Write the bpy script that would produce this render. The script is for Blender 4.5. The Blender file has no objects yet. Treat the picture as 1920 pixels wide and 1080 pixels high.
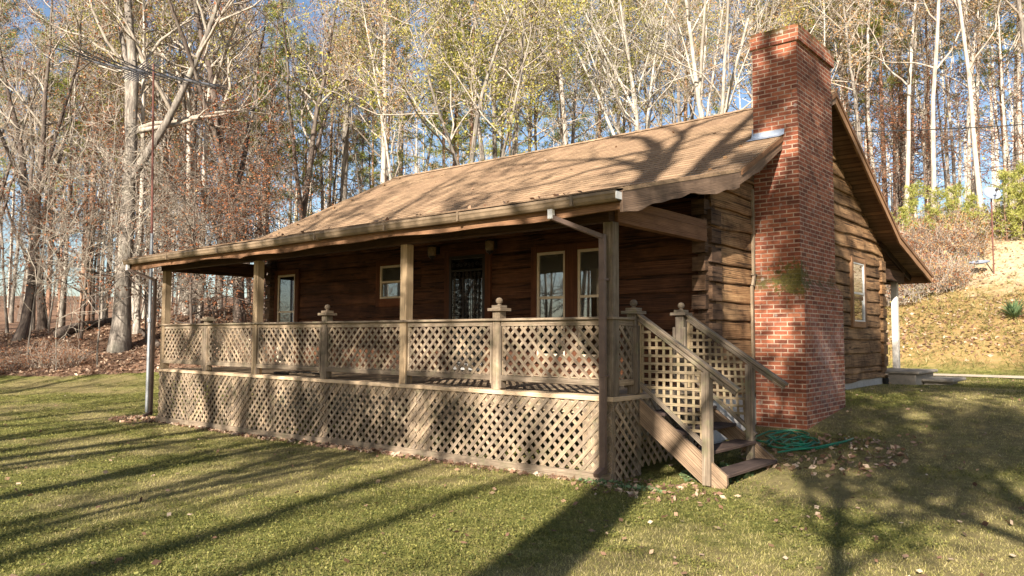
import bpy, math, random
import numpy as np
from mathutils import Vector
from math import sin, cos, pi, radians, sqrt

random.seed(7)
scene = bpy.context.scene
COL = scene.collection

# ------------------------------------------------------------------ helpers
def S(t):
    t = np.clip(t, 0.0, 1.0)
    return t * t * (3 - 2 * t)

def tag(o, label=None, cat=None, group=None, kind=None):
    if label: o["label"] = label
    if cat: o["category"] = cat
    if group: o["group"] = group
    if kind: o["kind"] = kind
    return o

def empty(name, loc=(0, 0, 0), rz=0.0, parent=None):
    o = bpy.data.objects.new(name, None)
    o.empty_display_size = 0.2
    COL.objects.link(o)
    o.location = loc
    o.rotation_euler = (0, 0, rz)
    if parent: o.parent = parent
    return o

def raw_mesh(name, V, F, mats, mi=None, tone=None, uv=None, smooth=False):
    """V (n,3); F list/array of quads or tris; tone per face; uv per corner"""
    me = bpy.data.meshes.new(name)
    V = np.asarray(V, dtype=np.float32).reshape(-1, 3)
    if isinstance(F, np.ndarray):
        nf, k = F.shape
        idx = F.astype(np.int32).ravel()
        tot = np.full(nf, k, dtype=np.int32)
    else:
        nf = len(F)
        tot = np.array([len(f) for f in F], dtype=np.int32)
        idx = np.fromiter((i for f in F for i in f), dtype=np.int32)
    start = np.concatenate(([0], np.cumsum(tot)[:-1])).astype(np.int32)
    me.vertices.add(len(V)); me.vertices.foreach_set("co", V.ravel())
    me.loops.add(len(idx)); me.loops.foreach_set("vertex_index", idx)
    me.polygons.add(nf)
    me.polygons.foreach_set("loop_start", start)
    me.polygons.foreach_set("loop_total", tot)
    if mi is not None:
        me.polygons.foreach_set("material_index", np.asarray(mi, dtype=np.int32))
    for m in mats: me.materials.append(m)
    me.update(calc_edges=True)
    me.polygons.foreach_set("use_smooth", np.full(nf, bool(smooth)))
    if tone is not None:
        a = me.attributes.new("tone", "FLOAT", "FACE")
        a.data.foreach_set("value", np.asarray(tone, dtype=np.float32))
    if uv is not None:
        l = me.uv_layers.new(name="UVMap")
        l.data.foreach_set("uv", np.asarray(uv, dtype=np.float32).ravel())
    me.validate()
    return me

def link(name, me, parent=None):
    o = bpy.data.objects.new(name, me)
    COL.objects.link(o)
    if parent: o.parent = parent
    return o

class MB:
    """collects boxes / bars / strips with wood-like uv (u along the length)"""
    def __init__(s):
        s.V = []; s.F = []; s.T = []; s.U = []; s.M = []
    def face(s, pts, uv=None, tone=0.5, m=0):
        b = len(s.V)
        s.V.extend([tuple(p) for p in pts])
        s.F.append(tuple(range(b, b + len(pts))))
        s.T.append(tone); s.M.append(m)
        s.U.extend(uv if uv else [(0, 0)] * len(pts))
    def obox(s, c, A, h, tone=None, m=0, taper=1.0):
        """c centre, A three unit axes, h half sizes"""
        if tone is None: tone = random.random()
        c = Vector(c); A = [Vector(a) for a in A]
        off = (random.random() * 40, random.random() * 40)
        L = max(range(3), key=lambda i: h[i])
        co = {}
        for i in (-1, 1):
            for j in (-1, 1):
                for k in (-1, 1):
                    co[i, j, k] = c + A[0] * h[0] * i + A[1] * h[1] * j + A[2] * h[2] * k
        b = len(s.V)
        keys = list(co.keys()); ix = {k: b + n for n, k in enumerate(keys)}
        s.V.extend([tuple(co[k]) for k in keys])
        quads = [[(-1, -1, -1), (-1, -1, 1), (-1, 1, 1), (-1, 1, -1)], [(1, -1, -1), (1, 1, -1), (1, 1, 1), (1, -1, 1)],
                 [(-1, -1, -1), (1, -1, -1), (1, -1, 1), (-1, -1, 1)], [(-1, 1, -1), (-1, 1, 1), (1, 1, 1), (1, 1, -1)],
                 [(-1, -1, -1), (-1, 1, -1), (1, 1, -1), (1, -1, -1)], [(-1, -1, 1), (1, -1, 1), (1, 1, 1), (-1, 1, 1)]]
        for qi, q in enumerate(quads):
            ax = qi // 2
            if ax == L: ua, va = [i for i in range(3) if i != L]
            else:
                ua = L; va = [i for i in range(3) if i not in (L, ax)][0]
            s.F.append(tuple(ix[k] for k in q)); s.T.append(tone); s.M.append(m)
            for k in q:
                s.U.append((off[0] + k[ua] * h[ua], off[1] + qi * 1.7 + k[va] * h[va]))
    def box(s, x0, x1, y0, y1, z0, z1, tone=None, m=0):
        s.obox(((x0 + x1) / 2, (y0 + y1) / 2, (z0 + z1) / 2), ((1, 0, 0), (0, 1, 0), (0, 0, 1)),
               (abs(x1 - x0) / 2, abs(y1 - y0) / 2, abs(z1 - z0) / 2), tone, m)
    def bar(s, p0, p1, w, t, side=(0, 0, 1), tone=None, m=0):
        """bar from p0 to p1; w measured across 'side', t along 'side'"""
        p0 = Vector(p0); p1 = Vector(p1); d = (p1 - p0); L = d.length; d.normalize()
        sd = Vector(side); a = d.cross(sd).normalized(); b = a.cross(d).normalized()
        s.obox((p0 + p1) / 2, (d, a, b), (L / 2, w / 2, t / 2), tone, m)
    def tube(s, pts, radii, n=8, tone=0.5, m=0, cap=True):
        V, F, U = tube_np([pts], [radii], n)
        b = len(s.V)
        s.V.extend([tuple(v) for v in V])
        for f in F:
            s.F.append(tuple(int(i) + b for i in f)); s.T.append(tone); s.M.append(m)
        s.U.extend([tuple(u) for u in U.reshape(-1, 2)])
        if cap:
            k = len(pts)
            s.F.append(tuple(b + i for i in range(n))[::-1]); s.T.append(tone); s.M.append(m); s.U.extend([(0, 0)] * n)
            s.F.append(tuple(b + (k - 1) * n + i for i in range(n))); s.T.append(tone); s.M.append(m); s.U.extend([(0, 0)] * n)
    def lathe(s, c, prof, n=16, tone=0.5, m=0):
        b = len(s.V)
        for r, z in prof:
            for i in range(n):
                a = 2 * pi * i / n
                s.V.append((c[0] + r * cos(a), c[1] + r * sin(a), c[2] + z))
        for k in range(len(prof) - 1):
            for i in range(n):
                j = (i + 1) % n
                s.F.append((b + k * n + i, b + k * n + j, b + (k + 1) * n + j, b + (k + 1) * n + i))
                s.T.append(tone); s.M.append(m); s.U.extend([(i * .05, k * .05)] * 4)
    def build(s, name, mats, parent=None, smooth=False, bevel=0.0):
        if not isinstance(mats, (list, tuple)): mats = [mats]
        me = raw_mesh(name, s.V, s.F, mats, s.M, s.T, s.U, smooth)
        o = link(name, me, parent)
        if bevel:
            md = o.modifiers.new("bevel", "BEVEL"); md.width = bevel; md.segments = 1; md.limit_method = "ANGLE"
        return o

def tube_np(paths, rads, n):
    """many polylines -> verts, quads, uvs (per corner)"""
    Vs = []; Fs = []; Us = []; base = 0
    ang = np.arange(n) * 2 * pi / n
    ca, sa = np.cos(ang), np.sin(ang)
    for P, R in zip(paths, rads):
        P = np.asarray(P, float); R = np.asarray(R, float)
        k = len(P)
        D = np.empty_like(P)
        D[1:-1] = P[2:] - P[:-2]; D[0] = P[1] - P[0]; D[-1] = P[-1] - P[-2]
        D /= np.linalg.norm(D, axis=1, keepdims=True) + 1e-9
        ref = np.array([0.0, 0, 1]) if abs(D[0][2]) < .8 else np.array([1.0, 0, 0])
        A = np.cross(D, ref); A /= np.linalg.norm(A, axis=1, keepdims=True) + 1e-9
        B = np.cross(D, A)
        ring = P[:, None, :] + R[:, None, None] * (A[:, None, :] * ca[None, :, None] + B[:, None, :] * sa[None, :, None])
        Vs.append(ring.reshape(-1, 3))
        i = np.arange(n); j = (i + 1) % n
        kk = np.arange(k - 1)[:, None] * n + base
        F = np.stack([kk + i, kk + j, kk + n + j, kk + n + i], axis=-1).reshape(-1, 4)
        Fs.append(F)
        ln = np.concatenate(([0], np.cumsum(np.linalg.norm(np.diff(P, axis=0), axis=1))))
        u0 = np.repeat(ln[:-1], n); u1 = np.repeat(ln[1:], n)
        circ = np.tile(i, k - 1) / n; circ1 = np.tile(i + 1, k - 1) / n
        U = np.stack([np.stack([u0, circ], -1), np.stack([u0, circ1], -1), np.stack([u1, circ1], -1), np.stack([u1, circ], -1)], axis=1)
        Us.append(U.reshape(-1, 2))
        base += k * n
    return np.concatenate(Vs), np.concatenate(Fs), np.concatenate(Us)

# ------------------------------------------------------------------ materials
class NT:
    def __init__(s, name):
        s.m = bpy.data.materials.new(name); s.m.use_nodes = True
        s.t = s.m.node_tree; s.t.nodes.clear()
        s.out = s.n("ShaderNodeOutputMaterial"); s.b = s.n("ShaderNodeBsdfPrincipled")
        s.l(s.b.outputs[0], s.out.inputs[0])
        s.b.inputs["Roughness"].default_value = 0.8
        s.b.inputs["Specular IOR Level"].default_value = 0.25
    def n(s, t, **k):
        nd = s.t.nodes.new(t)
        for a, b in k.items(): setattr(nd, a, b)
        return nd
    def l(s, a, b): s.t.links.new(a, b)
    def noise(s, vec, scale, detail=4, rough=.6):
        n = s.n("ShaderNodeTexNoise"); n.inputs["Scale"].default_value = scale
        n.inputs["Detail"].default_value = detail; n.inputs["Roughness"].default_value = rough
        if vec: s.l(vec, n.inputs["Vector"])
        return n.outputs[0]
    def map(s, vec, sc=(1, 1, 1)):
        m = s.n("ShaderNodeMapping"); m.inputs["Scale"].default_value = sc; s.l(vec, m.inputs[0]); return m.outputs[0]
    def ramp(s, fac, stops):
        r = s.n("ShaderNodeValToRGB"); e = r.color_ramp.elements
        while len(e) < len(stops): e.new(0.5)
        for q, (p, c) in zip(e, stops): q.position = p; q.color = (*c, 1)
        s.l(fac, r.inputs[0]); return r.outputs[0]
    def mix(s, f, a, b, mode="MIX"):
        m = s.n("ShaderNodeMix", data_type="RGBA", blend_type=mode)
        for v, i in ((f, 0), (a, 6), (b, 7)):
            if hasattr(v, "links"): s.l(v, m.inputs[i])
            elif i == 0: m.inputs[0].default_value = v
            else: m.inputs[i].default_value = (*v, 1)
        return m.outputs[2]
    def math(s, op, a, b=0.0):
        m = s.n("ShaderNodeMath", operation=op)
        for i, v in enumerate((a, b)):
            if hasattr(v, "links"): s.l(v, m.inputs[i])
            else: m.inputs[i].default_value = v
        return m.outputs[0]
    def attr(s, name="tone"):
        a = s.n("ShaderNodeAttribute", attribute_name=name); return a.outputs["Fac"]
    def coord(s, k="Object"):
        return s.n("ShaderNodeTexCoord").outputs[k]
    def bump(s, h, strength=.5, dist=.01):
        b = s.n("ShaderNodeBump"); b.inputs["Strength"].default_value = strength; b.inputs["Distance"].default_value = dist
        s.l(h, b.inputs["Height"]); s.l(b.outputs[0], s.b.inputs["Normal"])
    def done(s, col, rough=None, spec=None):
        if hasattr(col, "links"): s.l(col, s.b.inputs["Base Color"])
        else: s.b.inputs["Base Color"].default_value = (*col, 1)
        if rough is not None: s.b.inputs["Roughness"].default_value = rough
        if spec is not None: s.b.inputs["Specular IOR Level"].default_value = spec
        return s.m

def wood(name, dark, mid, light, moss=None, stain=.5, gs=1.0, rough=.85, cracks=False):
    t = NT(name)
    uv = t.n("ShaderNodeUVMap").outputs[0]; obj = t.coord()
    fine = t.noise(t.map(uv, (2.2 * gs, 70 * gs, 1)), 1, 5, .65)
    wide = t.noise(t.map(uv, (.9 * gs, 14 * gs, 1)), 1, 4, .6)
    w = t.n("ShaderNodeTexWave", wave_type="BANDS", bands_direction="Y"); w.inputs["Scale"].default_value = 7 * gs
    w.inputs["Distortion"].default_value = 7; w.inputs["Detail"].default_value = 3; w.inputs["Detail Scale"].default_value = .6
    t.l(t.map(uv, (.35, 2.5, 1)), w.inputs[0])
    g = t.math("ADD", t.math("MULTIPLY", fine, .5), t.math("ADD", t.math("MULTIPLY", wide, .38), t.math("MULTIPLY", w.outputs[0], .12)))
    c = t.ramp(g, [(.30, dark), (.48, mid), (.68, light)])
    tone = t.attr()
    c = t.mix(1.0, c, t.ramp(tone, [(0, (.66, .66, .68)), (.5, (.95, .95, .95)), (1, (1.25, 1.2, 1.12))]), "MULTIPLY")
    blot = t.noise(obj, 2.3, 5, .7)
    c = t.mix(t.math("MULTIPLY", t.ramp(blot, [(.45, (0, 0, 0)), (.7, (1, 1, 1))]), stain), c, tuple(d * .75 for d in dark))
    if moss:
        mo = t.noise(obj, 6, 5, .7)
        c = t.mix(t.math("MULTIPLY", t.ramp(mo, [(.52, (0, 0, 0)), (.68, (1, 1, 1))]), .55), c, moss)
    if cracks:
        ck = t.ramp(t.noise(t.map(uv, (.9, 30, 1)), 1, 2, .5), [(.60, (0, 0, 0)), (.635, (1, 1, 1))])
        v = t.n("ShaderNodeTexVoronoi"); v.inputs["Scale"].default_value = 1; t.l(t.map(uv, (1.5, 5.5, 1)), v.inputs["Vector"])
        kn = t.ramp(v.outputs[0], [(.07, (1, 1, 1)), (.13, (0, 0, 0))])
        c = t.mix(t.math("MULTIPLY", t.math("MAXIMUM", ck, kn), .8), c, tuple(q * .45 for q in dark))
        pale = t.ramp(t.noise(t.map(obj, (.9, .9, 2.2)), 1.3, 4, .6), [(.5, (0, 0, 0)), (.7, (1, 1, 1))])
        c = t.mix(t.math("MULTIPLY", pale, .35), c, tuple(q * 1.5 for q in light))
        g = t.math("SUBTRACT", g, t.math("MULTIPLY", ck, 1.2))
    t.bump(g, .7 if cracks else .55, .006 if cracks else .004)
    return t.done(c, rough)

M = {}
M["rail"] = wood("weathered_wood", (.07, .052, .035), (.22, .162, .108), (.42, .335, .24), moss=(.12, .115, .06), stain=.7)
M["lattice"] = wood("lattice_wood", (.075, .053, .036), (.245, .18, .12), (.47, .375, .27), moss=(.13, .125, .065), stain=.8)
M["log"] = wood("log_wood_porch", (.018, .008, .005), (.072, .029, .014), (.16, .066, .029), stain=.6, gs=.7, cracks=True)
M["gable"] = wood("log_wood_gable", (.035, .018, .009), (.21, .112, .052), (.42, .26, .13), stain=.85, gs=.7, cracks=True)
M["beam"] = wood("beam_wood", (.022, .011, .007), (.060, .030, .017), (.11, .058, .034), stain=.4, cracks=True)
M["fascia"] = wood("fascia_wood", (.055, .028, .015), (.17, .088, .045), (.31, .17, .09), stain=.6)
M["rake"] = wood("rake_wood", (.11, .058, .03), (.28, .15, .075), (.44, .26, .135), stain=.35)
M["log_end"] = wood("log_end_wood", (.020, .012, .008), (.085, .048, .028), (.19, .115, .068), stain=.7, cracks=True)
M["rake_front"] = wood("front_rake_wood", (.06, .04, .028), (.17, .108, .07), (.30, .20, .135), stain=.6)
M["sidebeam"] = wood("side_beam_wood", (.07, .034, .02), (.17, .085, .046), (.27, .15, .085), stain=.35)
M["soffit"] = wood("soffit_wood", (.09, .05, .028), (.21, .125, .07), (.33, .21, .12), stain=.35)
M["stair_rail"] = wood("grey_stair_wood", (.055, .043, .032), (.17, .13, .092), (.34, .275, .205), moss=(.16, .16, .08), stain=.5)
M["stair_lattice"] = wood("grey_stair_lattice", (.08, .06, .038), (.22, .165, .10), (.36, .28, .18), moss=(.16, .16, .07), stain=.6)
M["tread"] = wood("tread_wood", (.018, .012, .010), (.05, .033, .027), (.12, .08, .062), stain=.6)
M["stringer"] = wood("stringer_wood", (.06, .04, .026), (.20, .135, .085), (.36, .255, .165), stain=.6, gs=.8)
M["deck"] = wood("deck_wood", (.25, .17, .10), (.50, .37, .24), (.66, .50, .33), stain=.3)
M["door_trim"] = wood("red_brown_trim", (.035, .013, .007), (.10, .037, .016), (.18, .068, .03), stain=.4)
M["post"] = wood("post_wood", (.13, .085, .05), (.33, .235, .14), (.52, .39, .25), stain=.25, gs=.8)

def simple(name, col, rough=.6, var=.15, sc=8, metal=0.0, spec=.4, bump=.0):
    t = NT(name); o = t.coord()
    n = t.noise(o, sc, 5, .65)
    c = t.mix(t.ramp(n, [(.3, (0, 0, 0)), (.7, (1, 1, 1))]), tuple(v * (1 - var) for v in col), tuple(min(1, v * (1 + var)) for v in col))
    t.b.inputs["Metallic"].default_value = metal
    if bump: t.bump(n, bump, .01)
    return t.done(c, rough, spec)

M["gutter"] = simple("stained_gutter", (.19, .135, .085), .5, .35, 5)
M["gutter_side"] = simple("downspout_paint", (.125, .08, .06), .45, .3, 6)
M["white"] = simple("white_paint", (.66, .64, .60), .5, .12, 9)
M["cream"] = simple("cream_sash_paint", (.58, .47, .34), .5, .12, 9)
M["black"] = simple("black_iron", (.035, .028, .024), .4, .2, 20, .6)
M["flash"] = simple("galvanised_flashing", (.42, .46, .52), .4, .2, 14, .7)
M["galv"] = simple("galvanised_pipe", (.30, .31, .32), .45, .18, 10, .6)
M["rust"] = simple("rusty_pipe", (.12, .045, .032), .8, .35, 14)
M["antenna"] = simple("antenna_aluminium", (.12, .12, .13), .5, .2, 10, .6)
M["concrete"] = simple("concrete", (.24, .21, .17), .9, .25, 7, bump=.4)
M["hose"] = simple("green_hose", (.008, .13, .065), .35, .2, 10, spec=.5)
M["blackrubber"] = simple("black_rubber", (.02, .02, .02), .5, .2, 10)
M["dish"] = simple("dish_grey", (.21, .235, .28), .5, .06, 8)
M["dark"] = simple("painted_dark", (.006, .005, .004), .95, .1, 5)  # near-black colour stands in for the unlit depth of openings
M["blind"] = simple("window_blind", (.44, .40, .34), .8, .06, 40)
M["amber"] = simple("ribbed_amber_glass", (.20, .13, .06), .25, .35, 30, spec=.6)
M["cable"] = simple("black_cable", (.03, .03, .03), .6, .1, 5)

def glass():
    t = NT("window_glass"); t.t.nodes.remove(t.b)
    g = t.n("ShaderNodeBsdfGlossy"); g.inputs["Roughness"].default_value = .015; g.inputs["Color"].default_value = (.95, .97, 1, 1)
    tr = t.n("ShaderNodeBsdfTransparent"); tr.inputs["Color"].default_value = (.72, .73, .73, 1)
    f = t.n("ShaderNodeFresnel"); f.inputs[0].default_value = 1.9
    m = t.n("ShaderNodeMixShader"); t.l(t.math("MINIMUM", t.math("MULTIPLY", f.outputs[0], 1.2), .4), m.inputs[0])
    t.l(tr.outputs[0], m.inputs[1]); t.l(g.outputs[0], m.inputs[2]); t.l(m.outputs[0], t.out.inputs[0])
    return t.m
M["glass"] = glass()

def brick():
    t = NT("red_brick"); uv = t.n("ShaderNodeUVMap").outputs[0]; obj = t.coord()
    wob = t.mix(.012, uv, t.n("ShaderNodeTexNoise").outputs[1])
    br = t.n("ShaderNodeTexBrick"); t.l(uv, br.inputs["Vector"])
    br.inputs["Scale"].default_value = 1; br.inputs["Brick Width"].default_value = .205; br.inputs["Row Height"].default_value = .0655
    br.inputs["Mortar Size"].default_value = .0085; br.inputs["Mortar Smooth"].default_value = .25; br.inputs["Bias"].default_value = -.1
    br.inputs["Color1"].default_value = (0, 0, 0, 1); br.inputs["Color2"].default_value = (1, 1, 1, 1); br.inputs["Mortar"].default_value = (.5, .5, .5, 1)
    c = t.ramp(br.outputs["Color"], [(0, (.10, .030, .018)), (.35, (.25, .068, .034)), (.7, (.35, .108, .050)), (1, (.45, .175, .085))])
    n1 = t.noise(obj, 34, 5, .7); n2 = t.noise(obj, 1.7, 5, .65); n3 = t.noise(obj, 5, 4, .7)
    c = t.mix(.38, c, t.ramp(n1, [(.3, (.10, .035, .025)), (.7, (.42, .15, .085))]), "MIX")
    # soot / dirt stains of their own shape, lime bloom near the foot
    c = t.mix(t.math("MULTIPLY", t.ramp(n3, [(.5, (0, 0, 0)), (.72, (1, 1, 1))]), .55), c, (.075, .035, .025))
    mort = t.mix(t.ramp(n3, [(.35, (0, 0, 0)), (.65, (1, 1, 1))]), (.52, .38, .27), (.24, .165, .12))
    c = t.mix(br.outputs["Fac"], c, mort)
    sep = t.n("ShaderNodeSeparateXYZ"); t.l(obj, sep.inputs[0])
    zl = t.math("SUBTRACT", 1.0, t.math("MULTIPLY", t.math("ABSOLUTE", t.math("SUBTRACT", sep.outputs[2], 1.3)), 1.15))
    yl = t.math("MULTIPLY", t.math("SUBTRACT", sep.outputs[1], 4.15), 1.5)
    bl = t.math("MULTIPLY", t.math("MAXIMUM", t.math("MINIMUM", zl, yl), 0), t.ramp(n2, [(.38, (0, 0, 0)), (.62, (1, 1, 1))]))
    c = t.mix(t.math("MULTIPLY", t.math("MINIMUM", t.math("MULTIPLY", bl, 1.1), .55), t.ramp(t.noise(obj, 16, 5, .8), [(.38, (0, 0, 0)), (.62, (1, 1, 1))])), c, (.40, .31, .29))
    # moss band on the shoulder and on the cap
    zs = t.math("SUBTRACT", 1.0, t.math("MULTIPLY", t.math("ABSOLUTE", t.math("SUBTRACT", sep.outputs[2], 2.5)), 4.5))
    zc = t.math("SUBTRACT", 1.0, t.math("MULTIPLY", t.math("ABSOLUTE", t.math("SUBTRACT", sep.outputs[2], 6.40)), 6.5))
    ms = t.math("MULTIPLY", t.math("MAXIMUM", t.math("MAXIMUM", zs, zc), 0), t.ramp(t.noise(obj, 3.3, 5, .75), [(.42, (0, 0, 0)), (.58, (1, 1, 1))]))
    c = t.mix(t.math("MINIMUM", ms, .9), c, t.mix(t.ramp(n1, [(.3, (0, 0, 0)), (.7, (1, 1, 1))]), (.09, .085, .02), (.05, .035, .02)))
    vm = t.n("ShaderNodeVectorMath", operation="DISTANCE"); t.l(t.map(obj, (1, 1, 1.5)), vm.inputs[0]); vm.inputs[1].default_value = (.60, 3.98, 3.80)
    mk = t.math("SUBTRACT", 1.0, t.math("ADD", t.math("MULTIPLY", vm.outputs["Value"], 2.6), t.math("MULTIPLY", t.math("SUBTRACT", t.noise(obj, 11, 5, .75), .5), 4.2)))
    c = t.mix(t.math("MINIMUM", t.math("MULTIPLY", t.math("MAXIMUM", mk, 0), 2.5), .88), c, t.mix(t.ramp(n1, [(.35, (0, 0, 0)), (.65, (1, 1, 1))]), (.045, .042, .014), (.115, .11, .022)))
    # lichen speckles
    v = t.n("ShaderNodeTexVoronoi"); v.inputs["Scale"].default_value = 4.5; t.l(obj, v.inputs["Vector"])
    c = t.mix(t.math("MULTIPLY", t.ramp(v.outputs[0], [(.10, (1, 1, 1)), (.16, (0, 0, 0))]), .45), c, (.36, .34, .30))
    h = t.math("SUBTRACT", t.math("MULTIPLY", n1, .5), t.math("MULTIPLY", br.outputs["Fac"], 1.0))
    t.bump(h, .8, .008)
    return t.done(c, .9, .2)
M["brick"] = brick()

def shingle():
    t = NT("asphalt_shingle"); uv = t.n("ShaderNodeUVMap").outputs[0]; obj = t.coord()
    br = t.n("ShaderNodeTexBrick"); t.l(uv, br.inputs["Vector"])
    br.inputs["Scale"].default_value = 1; br.inputs["Brick Width"].default_value = .30; br.inputs["Row Height"].default_value = .14
    br.inputs["Mortar Size"].default_value = .011; br.inputs["Mortar Smooth"].default_value = .6
    br.inputs["Color1"].default_value = (0, 0, 0, 1); br.inputs["Color2"].default_value = (1, 1, 1, 1); br.inputs["Mortar"].default_value = (.5, .5, .5, 1)
    c = t.ramp(br.outputs["Color"], [(0, (.165, .10, .052)), (.5, (.25, .155, .082)), (1, (.345, .22, .122))])
    c = t.mix(t.math("MULTIPLY", br.outputs["Fac"], .85), c, (.10, .062, .04))
    grit = t.noise(obj, 160, 2, .8); c = t.mix(.3, c, t.ramp(grit, [(.3, (.12, .08, .05)), (.7, (.72, .52, .34))]))
    n = t.noise(t.map(obj, (1, 1.6, 1.6)), .8, 6, .65); c = t.mix(t.math("MULTIPLY", t.ramp(n, [(.42, (0, 0, 0)), (.68, (1, 1, 1))]), .45), c, (.20, .125, .08))
    st = t.noise(t.map(obj, (7, .5, .5)), 1, 3, .6); c = t.mix(t.math("MULTIPLY", t.ramp(st, [(.52, (0, 0, 0)), (.75, (1, 1, 1))]), .3), c, (.55, .38, .24))
    t.bump(t.math("SUBTRACT", grit, br.outputs["Fac"]), .5, .004)
    return t.done(c, .95, .15)
M["shingle"] = shingle()

def block():
    t = NT("grey_block"); uv = t.n("ShaderNodeUVMap").outputs[0]; obj = t.coord()
    br = t.n("ShaderNodeTexBrick"); t.l(uv, br.inputs["Vector"])
    br.inputs["Scale"].default_value = 1; br.inputs["Brick Width"].default_value = .4; br.inputs["Row Height"].default_value = .2
    br.inputs["Mortar Size"].default_value = .006
    br.inputs["Color1"].default_value = (.36, .34, .31, 1); br.inputs["Color2"].default_value = (.45, .43, .40, 1); br.inputs["Mortar"].default_value = (.25, .23, .2, 1)
    c = t.mix(.3, br.outputs["Color"], t.ramp(t.noise(obj, 20, 5, .7), [(.3, (.16, .14, .12)), (.7, (.5, .47, .42))]))
    t.bump(t.math("MULTIPLY", br.outputs["Fac"], -1), .6, .006)
    return t.done(c, .95)
M["block"] = block()

def leafmat(name, stops, trans=.35, rough=.6):
    t = NT(name); tone = t.attr()
    c = t.ramp(tone, stops)
    t.done(c, rough, .2)
    tr = t.n("ShaderNodeBsdfTranslucent"); t.l(c, tr.inputs[0])
    m = t.n("ShaderNodeMixShader"); m.inputs[0].default_value = trans
    t.l(t.b.outputs[0], m.inputs[1]); t.l(tr.outputs[0], m.inputs[2]); t.l(m.outputs[0], t.out.inputs[0])
    return t.m
M["leaf_brown"] = leafmat("brown_leaves", [(0, (.13, .045, .022)), (.4, (.28, .10, .045)), (.75, (.42, .19, .085)), (1, (.55, .32, .15))])
M["leaf_tan"] = leafmat("tan_leaves", [(0, (.24, .12, .05)), (.5, (.45, .26, .11)), (1, (.62, .43, .22))])
M["leaf_olive"] = leafmat("olive_leaves", [(0, (.16, .17, .035)), (.5, (.36, .33, .075)), (.85, (.54, .45, .12)), (1, (.58, .38, .14))])
M["needle"] = leafmat("pine_needles", [(0, (.08, .11, .02)), (.5, (.22, .24, .045)), (1, (.44, .40, .10))], .3)
M["needle_young"] = leafmat("young_pine_needles", [(0, (.15, .17, .04)), (.5, (.32, .33, .08)), (1, (.54, .48, .15))], .35)
M["litter"] = leafmat("fallen_leaf", [(0, (.10, .055, .038)), (.35, (.23, .13, .08)), (.7, (.38, .25, .16)), (1, (.60, .46, .33))], .15)
M["grass"] = leafmat("grass_blades", [(0, (.075, .09, .024)), (.3, (.185, .18, .048)), (.6, (.37, .33, .095)), (.8, (.48, .41, .15)), (1, (.56, .46, .24))], .3)
M["straw"] = leafmat("straw_blades", [(0, (.13, .15, .04)), (.4, (.30, .27, .09)), (1, (.56, .45, .24))], .3)
M["yucca"] = leafmat("yucca_blades", [(0, (.06, .11, .05)), (1, (.20, .27, .12))], .15)

def bark(name, dark, mid, light, patch=None, sc=1.0, lichen=.3):
    t = NT(name); obj = t.coord()
    a = t.noise(t.map(obj, (9 * sc, 9 * sc, 1.6 * sc)), 1, 5, .7)
    b = t.noise(obj, .9, 3, .6)
    c = t.ramp(a, [(.30, dark), (.5, mid), (.68, light)])
    if patch:
        p = t.noise(t.map(obj, (3, 3, 1.6)), 1, 4, .6)
        c = t.mix(t.ramp(p, [(.45, (0, 0, 0)), (.53, (1, 1, 1))]), c, patch)
    c = t.mix(t.math("MULTIPLY", t.ramp(b, [(.5, (0, 0, 0)), (.7, (1, 1, 1))]), lichen), c, (.30, .29, .22))
    t.bump(a, .8, .03)
    return t.done(c, .92, .15)
M["bark_grey"] = bark("grey_bark", (.045, .038, .033), (.165, .14, .115), (.34, .295, .245))
M["bark_dark"] = bark("dark_bark", (.03, .024, .022), (.10, .075, .06), (.21, .165, .13))
M["bark_pale"] = bark("pale_bark", (.16, .135, .11), (.38, .33, .27), (.58, .52, .44))
M["bark_white"] = bark("sycamore_bark", (.17, .145, .12), (.40, .36, .30), (.62, .575, .50), patch=(.30, .26, .21), lichen=.2)
M["twig"] = bark("twig_bark", (.13, .105, .085), (.31, .26, .205), (.50, .43, .35))
M["bark_pine"] = bark("pine_bark", (.07, .038, .026), (.24, .135, .088), (.43, .28, .19))

def fbm(x, y, seed, sc, octv=4):
    tot = np.zeros(np.shape(x)); amp = 1.0; norm = 0
    for o in range(octv):
        X = x * sc + 31.7 * o + seed * 7.3; Y = y * sc + 17.1 * o + seed * 3.1
        xi = np.floor(X).astype(np.int64); yi = np.floor(Y).astype(np.int64); fx = S(X - xi); fy = S(Y - yi)
        def h(i, j):
            n = (i * 374761393 + j * 668265263 + seed * 1442695) & 0xffffffff; n = ((n ^ (n >> 13)) * 1274126177) & 0xffffffff
            return ((n ^ (n >> 16)) & 0xffff) / 65535.0
        v = (h(xi, yi) * (1 - fx) + h(xi + 1, yi) * fx) * (1 - fy) + (h(xi, yi + 1) * (1 - fx) + h(xi + 1, yi + 1) * fx) * fy
        tot += v * amp; norm += amp; amp *= .55; sc *= 2.1
    return tot / norm
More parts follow.
